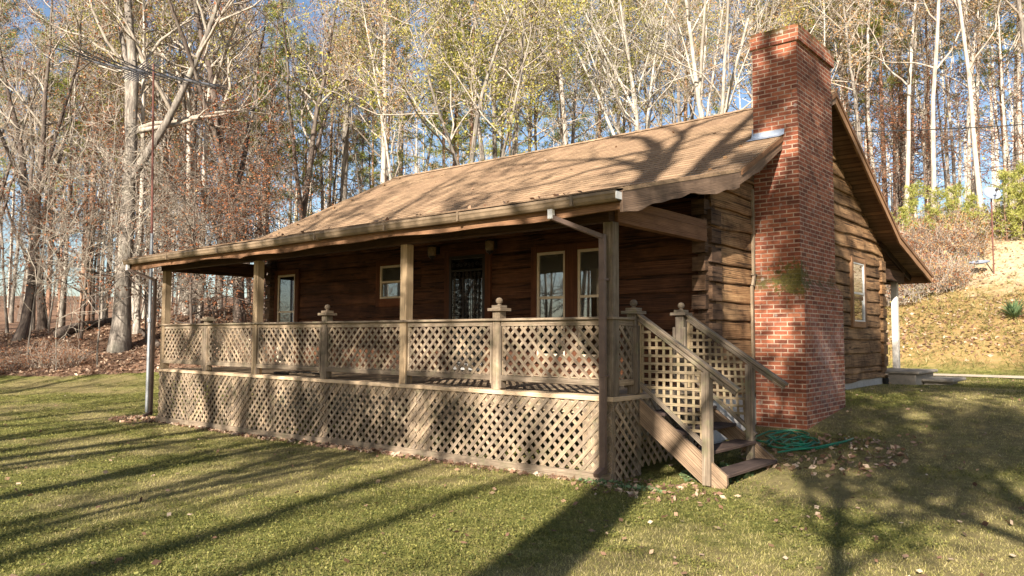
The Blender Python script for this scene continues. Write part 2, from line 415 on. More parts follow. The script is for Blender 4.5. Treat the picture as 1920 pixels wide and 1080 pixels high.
# ------------------------------------------------------------------ terrain
def gz(x, y):
    x = np.asarray(x, float); y = np.asarray(y, float)
    base = -.1 * S(-x / 11) + .66 * S(y / 8) * S((x + 15) / 6) - .05 * S((y - 10) / 3) * S((x + 15) / 6)
    v = -.70 * (x + 18) + .72 * (y - 4)
    f = 1 - .72 * S((-x - 27) / 15)
    left = .28 * np.where(v > 0, v * v / (v + 3), 0) * f
    w = S((x + 24) / 10)
    u = y - 19.2
    right = w * np.where(u > 0, np.minimum(.47 * u * S(u / 2.5 + .2), 5.2 + .0 * u) , 0)
    right = right + w * np.where(u > 11, .24 * (u - 11), 0)
    h = np.maximum(left, right)
    h = h * (1 - .35 * S((h - 6) / 14))
    bumps = .025 * np.sin(x * 1.3 + 1) * np.cos(y * 1.1) + .10 * np.sin(x * .31) * np.sin(y * .27 + .7) * S(h)
    near = S((np.abs(x + 5) - 7) / 4)
    return base + h + bumps * (.35 + .65 * np.maximum(near, S(h)))

def litter_zone(x, y):
    """0 lawn .. 1 forest floor"""
    a = (y - .97 * x - 25.3) / 1.6 + .8 * np.sin(x * .7) * .4
    b = (y - 20.0) / 1.2
    k = S((x + 16) / 6)
    return np.clip(np.where(True, a * (1 - k) + b * k, 0), 0, 1)
def straw_zone(x, y):
    return S((x + 13) / 4) * S((y - 19.5) / 1.0) * (1 - S((y - 33.5) / 3.5))
# ------------------------------------------------------------------ the cabin
XL, XR, YW, YB = -10.95, 0.0, 2.5, 11.1      # walls
HD = .977                                     # deck height
PROF = [(-.53, 3.235), (2.45, 3.945), (6.61, 6.075), (10.77, 3.945), (13.73, 3.255)]
RX0, RX1 = -11.44, .47
def roof_z(y):
    for (a, za), (b, zb) in zip(PROF, PROF[1:]):
        if y <= b: return za + (zb - za) * (y - a) / (b - a)
    return PROF[-1][1]

cabin = tag(empty("log_cabin", (-5.5, 2.5, 0)), "brown log cabin with a full width covered porch and a brick end chimney", "cabin")
def P(mb, name, mats, parent=None, **k):
    o = mb.build(name, mats, None, **k)
    par = parent or cabin
    o.parent = par
    o.matrix_parent_inverse = Matrix_inv(par)
    return o
from mathutils import Matrix
def Matrix_inv(p):
    m = Matrix.Translation(p.location) if p.parent is None else Matrix.Identity(4)
    return m.inverted()

rs = random.Random(11)
def log_face(mb, a0, a1, z0, z1, plane, axis, out, seed, gap=.02, wav=.008, depth=.05, lap=0.0, droop=0.0):
    """one hewn log between a0..a1 on a wall. axis 'x': wall faces -Y (plane=y); axis 'y': wall faces +X (plane=x)"""
    r = random.Random(seed); n = max(2, int(abs(a1 - a0) / .22))
    tone = r.random(); off = (r.random() * 50, r.random() * 50)
    ph = [r.uniform(0, 6) for _ in range(6)]
    ts = [a0 + (a1 - a0) * i / n for i in range(n + 1)]
    rows = []
    for t in ts:
        w0 = wav * (sin(t * 1.9 + ph[0]) + .6 * sin(t * 4.3 + ph[1]))
        w1 = wav * .5 * (sin(t * 1.7 + ph[2]) + .5 * sin(t * 5.1 + ph[3]))
        bul = .005 * sin(t * 2.3 + ph[4]) + .003 * sin(t * 7 + ph[5])
        zb = z0 + gap * .5 + w0 - droop; zt = z1 - gap * .5 + w1
        q = [(zb, -depth), (zb + .004, lap * 1.0 + bul - .004), (zb + .022, lap + bul + .004), ((zb + zt) / 2, lap * .5 + bul + .006), (zt - .022, bul), (zt - .003, bul - .010), (zt, -depth)]
        rows.append([(t, z, o) for z, o in q])
    sgn = out
    def pt(t, z, o): return (t, plane + sgn * o, z) if axis == "x" else (plane + sgn * o, t, z)
    flip = (axis == "x" and sgn > 0) or (axis == "y" and sgn < 0)
    for i in range(n):
        for k in range(6):
            A, B = rows[i][k], rows[i + 1][k]; C_, D = rows[i + 1][k + 1], rows[i][k + 1]
            pts = [pt(*A), pt(*B), pt(*C_), pt(*D)]
            uv = [(off[0] + w[0], off[1] + w[1] + w[2] * .7) for w in (A, B, C_, D)]
            if flip: pts = pts[::-1]; uv = uv[::-1]
            mb.face(pts, uv, tone)
    for e in (0, n):
        pts = [pt(*q) for q in rows[e]]
        mb.face(pts if e else pts[::-1], [(off[0] + q[2] * 3, off[1] + q[1]) for q in rows[e]], tone)

# front wall under the porch (faces -Y)
mb = MB()
z = HD - .02; k = 0
fronts = []
while z < 3.62:
    z1 = z + .2665
    cut = rs.choice([-7.6, -5.9, -8.8, -3.4, None])
    segs = [(XL + .02, XR - .22)] if cut is None else [(XL + .02, cut), (cut + .006, XR - .22)]
    for a, b in segs: log_face(mb, a, b, z, min(z1, 3.66), YW, "x", -1, k * 7 + int(a * 10) % 97, gap=.024)
    fronts.append((z, z1)); z = z1; k += 1
mb.box(XL + .02, XR - .2, YW + .045, YW + .18, HD - .02, 3.66, .3)
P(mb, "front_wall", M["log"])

# gable walls (right one faces +X, left one faces -X)
edges = [.79, .947, 1.07, 1.35, 1.635] + [1.635 + .27 * i for i in range(1, 17)]
def gable(xp, sgn, nm):
    mb = MB()
    for i, (z0, z1) in enumerate(zip(edges, edges[1:])):
        zm = z1
        # y extent at this height under the roof
        ys = [y for y in np.arange(YW, YB + .01, .05) if roof_z(y) - .16 > z0 + .05]
        if not ys: break
        a, b = ys[0], ys[-1]
        hi = i > 9
        if a > b - .1: break
        splits = [a, b]
        if i in (7, 4, 6): splits = [a, 8.15, b]
        if i == 9: splits = [a, 8.32, b]
        for s0, s1 in zip(splits, splits[1:]):
            log_face(mb, s0, s1 - .005, z0, z1, xp, "y", sgn, i * 13 + int(s0 * 10), gap=.010 if not hi else .0,
                     wav=.018 if hi and i < 13 or i == 0 else .008, lap=.040 if hi else .020, droop=.02 if hi else 0)
    # backing board
    poly = [(YW, .70), (YB, .70), (YB, roof_z(YB) - .1), (10.77, 3.8), (6.61, 5.95), (2.45, 3.8)]
    x0, x1 = (xp - sgn * .045), (xp - sgn * .14)
    f = [(x0, y, z) for y, z in poly]; g = [(x1, y, z) for y, z in poly]
    mb.face(f if sgn > 0 else f[::-1], [(p[1], p[2]) for p in f], .2)
    mb.face(g[::-1] if sgn > 0 else g, [(p[1], p[2]) for p in g], .2)
    return P(mb, nm, M["gable"])
gable(-.02, 1, "gable_wall")
gable(XL + .02, -1, "gable_wall")
mb = MB()
for i in range(11): log_face(mb, XL, XR - .1, .8 + i * .27, 1.07 + i * .27, YB, "x", 1, i * 31)
mb.box(XL, XR - .1, YB - .2, YB - .05, .7, 3.8, .3)
P(mb, "rear_wall", M["gable"])

# interlocked log ends at the corners
def ends(yc, sy, z0, z1, nm, xc, sx):
    mb = MB(); z = z0; i = 0
    while z < z1:
        r = random.Random(i * 3 + int(yc)); h = .212
        j = lambda: r.uniform(-.008, .008)
        # end of a side wall log, pokes out in y
        mb.box(xc - sx * .205 + j(), xc - sx * .004 + j(), yc + sy * .175 + j(), yc - sy * .12, z + j(), z + h + j(), r.random())
        # end of a long wall log, pokes out in x
        if z > z0: mb.box(xc - sx * .1, xc + sx * .055 + j(), yc + sy * .075, yc - sy * .235 + j(), z - .133 + j(), z - .133 + h + j(), r.random())
        z += .2665; i += 1
    # saddle between, toned darkest to paint the deep shade of the gaps
    mb.box(xc - sx * .17, xc - sx * .012, yc + sy * .05, yc - sy * .18, z0 - .05, z1 + .05, .0)
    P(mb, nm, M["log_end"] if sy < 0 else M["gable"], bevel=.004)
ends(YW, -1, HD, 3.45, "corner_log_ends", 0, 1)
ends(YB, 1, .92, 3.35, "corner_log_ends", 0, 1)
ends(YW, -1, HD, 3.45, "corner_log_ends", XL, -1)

# foundation of grey block
mb = MB()
def wallface(mb, pts, ufun, tone=.5): mb.face(pts, [ufun(p) for p in pts], tone)
def blockbox(mb, x0, x1, y0, y1, z0, z1):
    wallface(mb, [(x0, y0, z0), (x1, y0, z0), (x1, y0, z1), (x0, y0, z1)], lambda p: (p[0], p[2]))
    wallface(mb, [(x1, y0, z0), (x1, y1, z0), (x1, y1, z1), (x1, y0, z1)], lambda p: (p[1], p[2]))
    wallface(mb, [(x1, y1, z0), (x0, y1, z0), (x0, y1, z1), (x1, y1, z1)], lambda p: (p[0], p[2]))
    wallface(mb, [(x0, y1, z0), (x0, y0, z0), (x0, y0, z1), (x0, y1, z1)], lambda p: (p[1], p[2]))
    wallface(mb, [(x0, y0, z1), (x1, y0, z1), (x1, y1, z1), (x0, y1, z1)], lambda p: (p[0], p[1]))
blockbox(mb, XL + .04, -.035, YW + .03, YB - .05, -.4, .81)
P(mb, "foundation", M["block"])

# --- roof
mb = MB()
def course(y0, z0, y1, z1, flip):
    L = sqrt((y1 - y0) ** 2 + (z1 - z0) ** 2); n = max(1, round(L / .14)); ny, nz = -(z1 - z0) / L, (y1 - y0) / L
    if nz < 0: ny, nz = -ny, -nz
    nx = 24
    for i in range(n):
        a, b = i / n, (i + 1) / n
        ya, za, yb, zb = y0 + (y1 - y0) * a, z0 + (z1 - z0) * a, y0 + (y1 - y0) * b, z0 + (z1 - z0) * b
        lo = .016; hi = .004
        pa = (ya + ny * lo, za + nz * lo); pb = (yb + ny * hi, zb + nz * hi); pc = (ya + ny * .002, za + nz * .002)
        for q in range(nx):
            xa = RX0 + (RX1 - RX0) * q / nx; xb = RX0 + (RX1 - RX0) * (q + 1) / nx
            def sag(x, y): return -.035 * sin(pi * (x - RX0) / (RX1 - RX0)) * max(0, 1 - abs(y - 6.6) / 6)
            A = (xa, pa[0], pa[1] + sag(xa, ya)); B = (xb, pa[0], pa[1] + sag(xb, ya)); C2 = (xb, pb[0], pb[1] + sag(xb, yb)); D = (xa, pb[0], pb[1] + sag(xa, yb))
            v0, v1 = i * .14, (i + 1) * .14
            u = [(xa, v0), (xb, v0), (xb, v1), (xa, v1)]
            f = [A, B, C2, D]; e = [(xa, pc[0], pc[1] + sag(xa, ya)), (xb, pc[0], pc[1] + sag(xb, ya)), B, A]
            if flip: f = f[::-1]; u = u[::-1]; e = e[::-1]
            mb.face(f, u, .5); mb.face(e, [(xa, v0), (xb, v0), (xb, v0), (xa, v0)], .3)
for (a, za), (b, zb) in ((PROF[0], PROF[1]), (PROF[1], PROF[2])): course(a, za, b, zb, False)
for (a, za), (b, zb) in ((PROF[4], PROF[3]), (PROF[3], PROF[2])): course(a, za, b, zb, True)
# edges of the shingles on the two rakes and ridge caps
for x, s in ((RX1, 1), (RX0, -1)):
    for (a, za), (b, zb) in zip(PROF, PROF[1:]):
        pts = [(x, a, za - .03), (x, b, zb - .03), (x, b, zb + .012), (x, a, za + .012)]
        mb.face(pts if s > 0 else pts[::-1], [(p[1] * 2.1, p[2]) for p in pts], .3)
x = RX0
while x < RX1 - .05:
    x2 = min(x + .22, RX1)
    for s in (-1, 1):
        sg = -.035 * sin(pi * (x - RX0) / (RX1 - RX0))
        pts = [(x, 6.61, 6.11 + sg), (x2, 6.61, 6.10 + sg), (x2, 6.61 + s * .15, 6.022 + sg), (x, 6.61 + s * .15, 6.032 + sg)]
        mb.face(pts if s > 0 else pts[::-1], [(x, 0), (x2, 0), (x2, .13), (x, .13)], random.random())
    x += .2
roof = P(mb, "roof", M["shingle"])
# underside planks
mb = MB()
for (a, za), (b, zb) in zip(PROF, PROF[1:]):
    L = sqrt((b - a) ** 2 + (zb - za) ** 2); n = max(2, round(L / .14))
    for i in range(n):
        t0, t1 = i / n + .004, (i + 1) / n - .004
        p = [(a + (b - a) * t, za + (zb - za) * t) for t in (t0, t1)]
        tn = random.random(); o = random.random() * 30
        for xa, xb in ((RX0 + .01, -5.5), (-5.495, RX1 - .01)):
            mb.face([(xa, p[0][0], p[0][1] - .04), (xa, p[1][0], p[1][1] - .04), (xb, p[1][0], p[1][1] - .04), (xb, p[0][0], p[0][1] - .04)],
                [(xa + o, o), (xa + o, o + .14), (xb + o, o + .14), (xb + o, o)], tn)
    mb.face([(RX0 + .02, a, za - .033), (RX0 + .02, b, zb - .033), (RX1 - .02, b, zb - .033), (RX1 - .02, a, za - .033)], None, 0)
P(mb, "roof_sheathing", M["soffit"])
# porch rafters (front) and lookouts
mb = MB()
x = XL
while x < .1:
    mb.bar((x, -.42, roof_z(-.42) - .11), (x, 2.45, roof_z(2.45) - .11), .045, .13, tone=.3)
    x += .608
P(mb, "porch_rafters", M["beam"])
mb = MB()
x = XL
while x < .1:
    mb.bar((x, 11.0, roof_z(11.0) - .11), (x, 13.6, roof_z(13.6) - .11), .045, .13, tone=.3)
    x += .608
P(mb, "porch_rafters", M["beam"])

# rake boards with waney lower edges
def rake(mb, x0, x1, y0, y1, h, seed, wav, dz=-.02, end0=0):
    r = random.Random(seed); n = max(2, int(abs(y1 - y0) / .10)); tone = r.uniform(.4, .8); o = r.random() * 50
    ph = [r.uniform(0, 6) for _ in range(3)]
    for i in range(n):
        q = []
        for t in (i / n, (i + 1) / n):
            y = y0 + (y1 - y0) * t; zt = roof_z(y) + dz
            w = wav * (sin(y * 2.9 + ph[0]) + .5 * sin(y * 6.7 + ph[1]) + .35 * sin(y * 13 + ph[2]))
            q.append((y, zt, zt - h - w))
        (ya, ta, ba), (yb, tb, bb) = q
        def u(*p): return [(o + s[1] * 1.1, o + s[2] - roof_z(s[1])) for s in p]
        A = [(x1, ya, ba), (x1, yb, bb), (x1, yb, tb), (x1, ya, ta)]; mb.face(A, u(*A), tone)
        B = [(x0, ya, ba), (x0, ya, ta), (x0, yb, tb), (x0, yb, bb)]; mb.face(B, u(*B), tone)
        Cc = [(x0, ya, ba), (x0, yb, bb), (x1, yb, bb), (x1, ya, ba)]; mb.face(Cc, u(*Cc), tone)
        D = [(x0, ya, ta), (x1, ya, ta), (x1, yb, tb), (x0, yb, tb)]; mb.face(D, u(*D), tone)
        if i == 0: mb.face([(x0, ya, ba), (x1, ya, ba), (x1, ya, ta), (x0, ya, ta)], None, tone)
        if i == n - 1: mb.face([(x1, yb, bb), (x0, yb, bb), (x0, yb, tb), (x1, yb, tb)], None, tone)
for xa, xb, xm0, xm1 in ((RX1 - .045, RX1 - .005, RX1 - .006, RX1 + .014), (RX0 + .005, RX0 + .045, RX0 - .014, RX0 + .006)):
    mb = MB()
    rake(mb, xa, xb, -.52, 2.447, .215, 3, .026)
    rake(mb, xa, xb, 2.453, 6.607, .205, 5, .020)
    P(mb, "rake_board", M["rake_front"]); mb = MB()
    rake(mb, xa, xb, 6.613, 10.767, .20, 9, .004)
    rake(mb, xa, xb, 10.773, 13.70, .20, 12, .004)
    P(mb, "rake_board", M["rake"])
    mb = MB()
    for a, b in ((2.5, 6.605), (6.615, 10.77), (10.775, 13.72)): rake(mb, xm0, xm1, a, b, .075, int(a), .001, dz=-.012)
    P(mb, "rake_trim", M["fascia"])

# fascia and gutter along the front eave
mb = MB(); r = random.Random(5)
n = 90
for i in range(n):
    xa = RX0 + .05 + (RX1 - RX0 - .1) * i / n; xb = RX0 + .05 + (RX1 - RX0 - .1) * (i + 1) / n
    f = lambda x: 3.005 + .014 * sin(x * 1.3) + .010 * sin(x * 3.7 + 1) + (.03 * math.exp(-((x + 7.2) / .12) ** 2)) * -1
    A = [(xa, -.50, f(xa)), (xb, -.50, f(xb)), (xb, -.50, 3.20), (xa, -.50, 3.20)]
    mb.face(A, [(p[0], p[2]) for p in A], .6)
    B = [(xa, -.46, f(xa)), (xa, -.46, 3.20), (xb, -.46, 3.20), (xb, -.46, f(xb))]
    mb.face(B, [(p[0], p[2]) for p in B], .6)
    D = [(xa, -.46, f(xa)), (xb, -.46, f(xb)), (xb, -.50, f(xb)), (xa, -.50, f(xa))]
    mb.face(D, [(p[0], p[1]) for p in D], .9)
P(mb, "fascia", M["fascia"])
mb = MB(); mb.box(RX0 + .05, RX1 - .05, 13.66, 13.70, 3.04, 3.22, .5); P(mb, "fascia", M["fascia"])

gut = MB()
prof = [(-.502, 3.215), (-.502, 3.115), (-.535, 3.098), (-.590, 3.100), (-.612, 3.125), (-.622, 3.16), (-.632, 3.175), (-.632, 3.205), (-.624, 3.205), (-.610, 3.18), (-.598, 3.13), (-.575, 3.115), (-.52, 3.118)]
gx0, gx1 = -11.50, .44
seams = [gx0 + (gx1 - gx0) * i / 24 for i in range(25)]
for xa, xb in zip(seams, seams[1:]):
    wob = lambda x: .006 * sin(x * 1.1)
    for (ya, za), (yb, zb) in zip(prof, prof[1:]):
        gut.face([(xa, ya, za + wob(xa)), (xb, ya, za + wob(xb)), (xb, yb, zb + wob(xb)), (xa, yb, zb + wob(xa))][::-1], None, .5)
for x in (-9.6, -7.75, -4.9, -3.3, -1.9, -.15):     # joint collars
    gut.box(x, x + .035, -.637, -.505, 3.094, 3.13, .5); gut.box(x, x + .035, -.639, -.631, 3.10, 3.21, .5)
gutter = P(gut, "gutter", M["gutter"])
for x in (gx1, gx0 - .012):
    mb = MB(); mb.box(x, x + .012, -.628, -.52, 3.115, 3.195)
    g2 = mb.build("end_cap", M["white"]); g2.parent = gutter

def downspout(x0, xk, nm, mat, elbow, ybot, zbot):
    mb = MB(); w, t = .075, .055
    mb.box(x0 - .034, x0 + .034, -.595, -.54, 2.99, 3.10, .5, 1)
    mb.bar((x0, -.567, 3.01), (xk, -.12, 2.80), w * .85, t, side=(0, 0, 1), m=0)
    mb.box(xk - w / 2, xk + w / 2, -.145, -.145 + t, zbot, 2.83, .5)
    for z in (2.3, 1.2): mb.box(xk - w / 2 - .006, xk + w / 2 + .006, -.149, -.04, z, z + .025, .5)
    mb.bar((xk, -.115, zbot + .06), (xk, -.26, zbot + .0), w, t, side=(0, 0, 1))
    P(mb, nm, [mat, M["white"]], bevel=.004)
downspout(-.46, -.065, "downspout", M["gutter_side"], 0, 0, .12)
downspout(-11.38, -11.115, "downspout", M["gutter_side"], 0, 0, .02)

# porch beams
mb = MB()
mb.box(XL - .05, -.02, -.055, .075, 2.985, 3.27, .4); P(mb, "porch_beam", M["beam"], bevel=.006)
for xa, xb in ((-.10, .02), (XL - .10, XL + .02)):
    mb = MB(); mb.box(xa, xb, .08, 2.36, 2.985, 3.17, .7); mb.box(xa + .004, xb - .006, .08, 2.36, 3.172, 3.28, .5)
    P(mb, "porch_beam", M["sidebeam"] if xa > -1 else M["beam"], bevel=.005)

# deck
mb = MB(); x = -11.03
while x < -.01:
    mb.box(x, min(x + .138, .02), -.035, YW - .055, HD - .034, HD, None); x += .1405
for y in (.02, 1.2, 2.3): mb.box(-10.98, -.03, y, y + .04, .76, HD - .036, .3)
for xx in (-10.98, -.07): mb.box(xx, xx + .04, .065, 2.3, .76, HD - .036, .3)
mb.box(-11.03, .02, -.044, -.037, HD - .052, HD - .002, .6); mb.box(.021, .027, -.044, 2.4, HD - .052, HD - .002, .5)
P(mb, "porch_deck", M["deck"])
mb = MB()
for xx in np.arange(-10.9, 0, 1.8):
    for y in (.06, 2.1):
        mb = MB(); mb.box(xx, xx + .1, y, y + .1, -.4, .76, .3); P(mb, "deck_post", M["beam"])

# --- lattice
def lattice(mb, x0, x1, z0, z1, F, direction=1, pitch=.100, w=.040, th=.007, pad=.006, jitter=.0, skip=0.0, seed=1):
    """diagonal slats clipped to the rectangle; F(x, z, d) maps to the world, d = outward distance"""
    r = random.Random(seed)
    for layer, dr in ((1, direction), (0, -direction)):
        c = (x0 - (z1 - z0)) - .05 + r.uniform(0, .1)
        hp = pitch * sqrt(2)
        while c < x1 + (z1 - z0):
            cc = c + r.uniform(-jitter, jitter); c += hp
            if r.random() < skip: continue
            # line x = cc + dr*(z - z0) (dr=1: '/') or x = cc - (z - z0)
            if dr > 0: ta, tb = max(0, x0 - cc), min(z1 - z0, x1 - cc)
            else: ta, tb = max(0, cc - x1), min(z1 - z0, cc - x0)
            if tb - ta < .03: continue
            d = .006 + layer * (th + .001)
            pa = F(cc + dr * ta, z0 + ta, d); pb = F(cc + dr * tb, z0 + tb, d)
            nrm = Vector(F(0, 0, 1)) - Vector(F(0, 0, 0))
            mb.bar(pa, pb, w + r.uniform(-.001, .001), th, side=nrm)
FF = lambda x, z, d: (x, -d, z)                       # front plane
def mkF(y): return lambda x, z, d: (x, y - d, z)
def mkX(xp): return lambda y, z, d: (xp + d, y, z)

def gl(x): return float(gz(x, -.05))
# skirt below the deck: panels with alternating slat direction, backing boards at the joints
sk = [(-11.0, -9.72, -1), (-9.71, -8.15, 1), (-8.14, -5.42, 1), (-5.41, -3.25, 1), (-3.24, -.02, 1)]
for i, (a, b, d) in enumerate(sk):
    mb = MB(); lattice(mb, a, b, gl((a + b) / 2) + .05, HD - .052, mkF(-.012), d, jitter=.003, seed=20 + i, pitch=.102, w=.046)
    P(mb, "skirt_lattice", M["lattice"])
mb = MB()
for a, b in ((-11.0, -10.70), (-9.82, -9.60), (-8.3, -7.62), (-5.52, -5.32), (-3.42, -2.98), (-.42, -.02), (-6.9, -6.8)):
    mb.box(a, b, -.008, .012, -.06, HD - .05, .75)
mb.box(-10.99, -.01, -.006, .014, HD - .17, HD - .051, .8)
P(mb, "skirt_backing", M["lattice"])
mb = MB()
n = 8
for i in range(n):
    a = -11.02 + 11.03 * i / n; b = -11.02 + 11.03 * (i + 1) / n
    mb.bar((a, -.048, gl(a) + .045), (b - .004, -.048, gl(b) + .045), .022, .13, side=(0, 0, 1), tone=.35)
P(mb, "skirt_baseboard", M["rail"])
mb = MB(); lattice(mb, .02, .56, .03, HD - .05, mkX(.002), -1, seed=77)
P(mb, "skirt_lattice", M["lattice"])
mb = MB(); lattice(mb, .60, 2.4, .12, HD - .05, mkX(-.03), -1, seed=78)
P(mb, "skirt_lattice", M["rail"])
mb = MB(); mb.box(-.03, -.004, .02, .14, .0, HD - .05, .4); mb.box(-.03, -.004, .5, .60, .02, HD - .05, .4)
P(mb, "skirt_backing", M["rail"])
mb = MB(); lattice(mb, .1, 2.4, -.05, HD - .05, lambda y, z, d: (-11.0 - d, y, z), 1, seed=79)
P(mb, "skirt_lattice", M["lattice"])

# --- posts
PX = [-11.0, -9.19, -7.45, -5.44, -3.54, -1.77, 0.0]
RT = 1.885                                           # top of the rail
def full_post(x, y, w=.135):
    mb = MB(); mb.box(x - w / 2, x + w / 2, y - w / 2, y + w / 2, HD, 2.985, None)
    return P(mb, "porch_post", M["post"] if x < -.2 else M["rail"], bevel=.006)
for x in (-10.93, -7.47, -3.56, -.055): full_post(x, .045)
mb = MB(); mb.box(-.30, -.16, 12.95, 13.09, .66, 3.06, .9); P(mb, "porch_post", simple("pale_weathered_paint", (.50, .46, .40), .8, .25, 6), bevel=.006)
mb = MB(); mb.box(-11.0, -.02, 12.93, 13.07, 3.05, 3.23, .5); P(mb, "porch_beam", M["beam"])
mb = MB(); mb.box(-.10, .02, 11.15, 12.92, 3.02, 3.26, .5); P(mb, "porch_beam", M["beam"])
mb = MB(); mb.box(-10.9, -.05, 11.2, 13.4, .70, .78, .7); P(mb, "rear_deck", M["deck"])

def newel(x, y, w=.125, top=2.0, ball=True, tilt=0):
    mb = MB(); mb.box(x - w / 2, x + w / 2, y - w / 2, y + w / 2, HD, top - .01, None)
    mb.box(x + w / 2 + .002, x + w / 2 + .036, y - w / 2 - .012, y + w / 2 - .03, HD + .02, RT - .09, None)
    mb.box(x - w / 2 - .036, x - w / 2 - .002, y - w / 2 - .012, y + w / 2 - .03, HD + .08, RT - .09, None)
    n_ = P(mb, "newel_post", M["rail"], bevel=.005)
    mb = MB(); mb.box(x - .112, x + .112, y - .105, y + .105, top - .012, top + .024, None)
    mb.box(x - .072, x + .072, y - .068, y + .068, top + .0265, top + .062, None)
    if ball:
        mb.lathe((x, y, top + .062), [(.03, 0), (.034, .006), (.022, .012), (.022, .018), (.038, .030), (.047, .052), (.044, .074), (.028, .094), (.001, .102)], 16)
    c = mb.build("finial", M["rail"]); c.parent = n_; c.matrix_parent_inverse = Matrix.Identity(4)
    return n_
newel(-9.19, .045, ball=False, top=1.955); newel(-5.44, .045, top=2.0); newel(-1.77, .045, top=2.0)
_r = M["rail"]; M["rail"] = M["stair_rail"]; newel(-.045, .52, w=.12, top=1.945); newel(-.145, 1.90, w=.12, top=1.965); M["rail"] = _r

# --- railing sections: rails + lattice
dirs = [1, -1, -1, 1, 1, -1]
for i, (a, b) in enumerate(zip(PX, PX[1:])):
    a += .075; b -= .075
    if i == 5: b = -.13
    mb = MB()
    mb.box(a, b, -.012, .066, RT - .095, RT - .027, None)          # sub rail
    mb.box(a, b, -.025, .065, 1.095, 1.165, None)                 # bottom rail
    mb.box(a, a + .035, -.004, .04, 1.168, RT - .098, None); mb.box(b - .035, b, -.004, .04, 1.168, RT - .098, None)
    mb.box(a + .037, b - .037, .0, .03, 1.168, 1.185, None)
    for q in (a - .03 if i else a, b): mb.box(q - .0, q + .03, -.02, .05, HD + .0, 1.092, None)
    p = P(mb, "railing_section", M["rail"], bevel=.004)
    mb = MB(); lattice(mb, a + .036, b - .036, 1.167, RT - .097, mkF(.012), dirs[i], seed=40 + i, jitter=.004, skip=.0, pitch=.1)
    l = mb.build("lattice_panel", M["lattice"]); l.parent = p
mb = MB()
x = -11.08
for xa, xb in ((-11.08, -7.4), (-7.398, -3.5), (-3.498, .035)): mb.box(xa, xb - .003, -.055, .085, RT - .026, RT + .004, None)
P(mb, "handrail", M["rail"], bevel=.004)
mb = MB()   # short side return and the left end of the porch
mb.box(-.045 - .03, .02, .085, .455, RT - .026, RT + .004, None); mb.box(-.06, -.01, .11, .455, RT - .095, RT - .027, None); mb.box(-.065, .0, .11, .455, 1.095, 1.165, None)
mb.box(-.05, -.02, .425, .456, 1.168, RT - .098, None); mb.box(-.05, -.02, .115, .145, 1.168, RT - .098, None)
p = P(mb, "railing_section", M["rail"], bevel=.004)
mb = MB(); lattice(mb, .145, .425, 1.167, RT - .097, mkX(-.03), -1, seed=60); l = mb.build("lattice_panel", M["lattice"]); l.parent = p
mb = MB()
mb.box(-11.05, -10.93, .13, 2.4, RT - .026, RT + .004, None); mb.box(-11.03, -10.96, .13, 2.4, RT - .095, RT - .027, None); mb.box(-11.03, -10.96, .13, 2.4, 1.095, 1.165, None)
p = P(mb, "railing_section", M["rail"])
mb = MB(); lattice(mb, .14, 2.4, 1.167, RT - .097, mkX(-11.0), -1, seed=61); l = mb.build("lattice_panel", M["lattice"]); l.parent = p

# --- stairs
stairs = tag(empty("porch_stairs", (.5, 1.2, 0)), None, None); stairs.parent = cabin; stairs.matrix_parent_inverse = Matrix_inv(cabin)
def SP(mb, name, mat, **k):
    o = mb.build(name, mat, None, **k); o.parent = stairs
    o.matrix_parent_inverse = (Matrix.Translation(stairs.location)).inverted(); return o
for y in (.50, 1.915):
    mb = MB(); t = .04; o = random.random() * 9
    poly = [(.04, .935), (.04, .64), (.86, .015), (1.10, .0), (1.125, .055), (1.12, .155), (.915, .305)]
    if y > 1: poly = [(a, max(b, .1 + .05 * a)) for a, b in poly]
    f = [(a, y, b) for a, b in poly]; g = [(a, y + t, b) for a, b in poly]
    uvp = [(o + a * .77 - b * .63, o + a * .63 + b * .77) for a, b in poly]
    mb.face(f[::-1], uvp[::-1], .6); mb.face(g, uvp, .6)
    for i in range(len(f)):
        j = (i + 1) % len(f); mb.face([f[i], f[j], g[j], g[i]], [(0, 0), (.3, 0), (.3, .04), (0, .04)], .5)
    SP(mb, "stringer", M["stringer"])
for i, (x, z) in enumerate([(1.00, .165), (.74, .375), (.48, .575), (.22, .78)]):
    mb = MB(); mb.box(x - .15, x + .13, .545, 1.91, z - .038, z, None)
    SP(mb, "tread", M["tread"], bevel=.006)
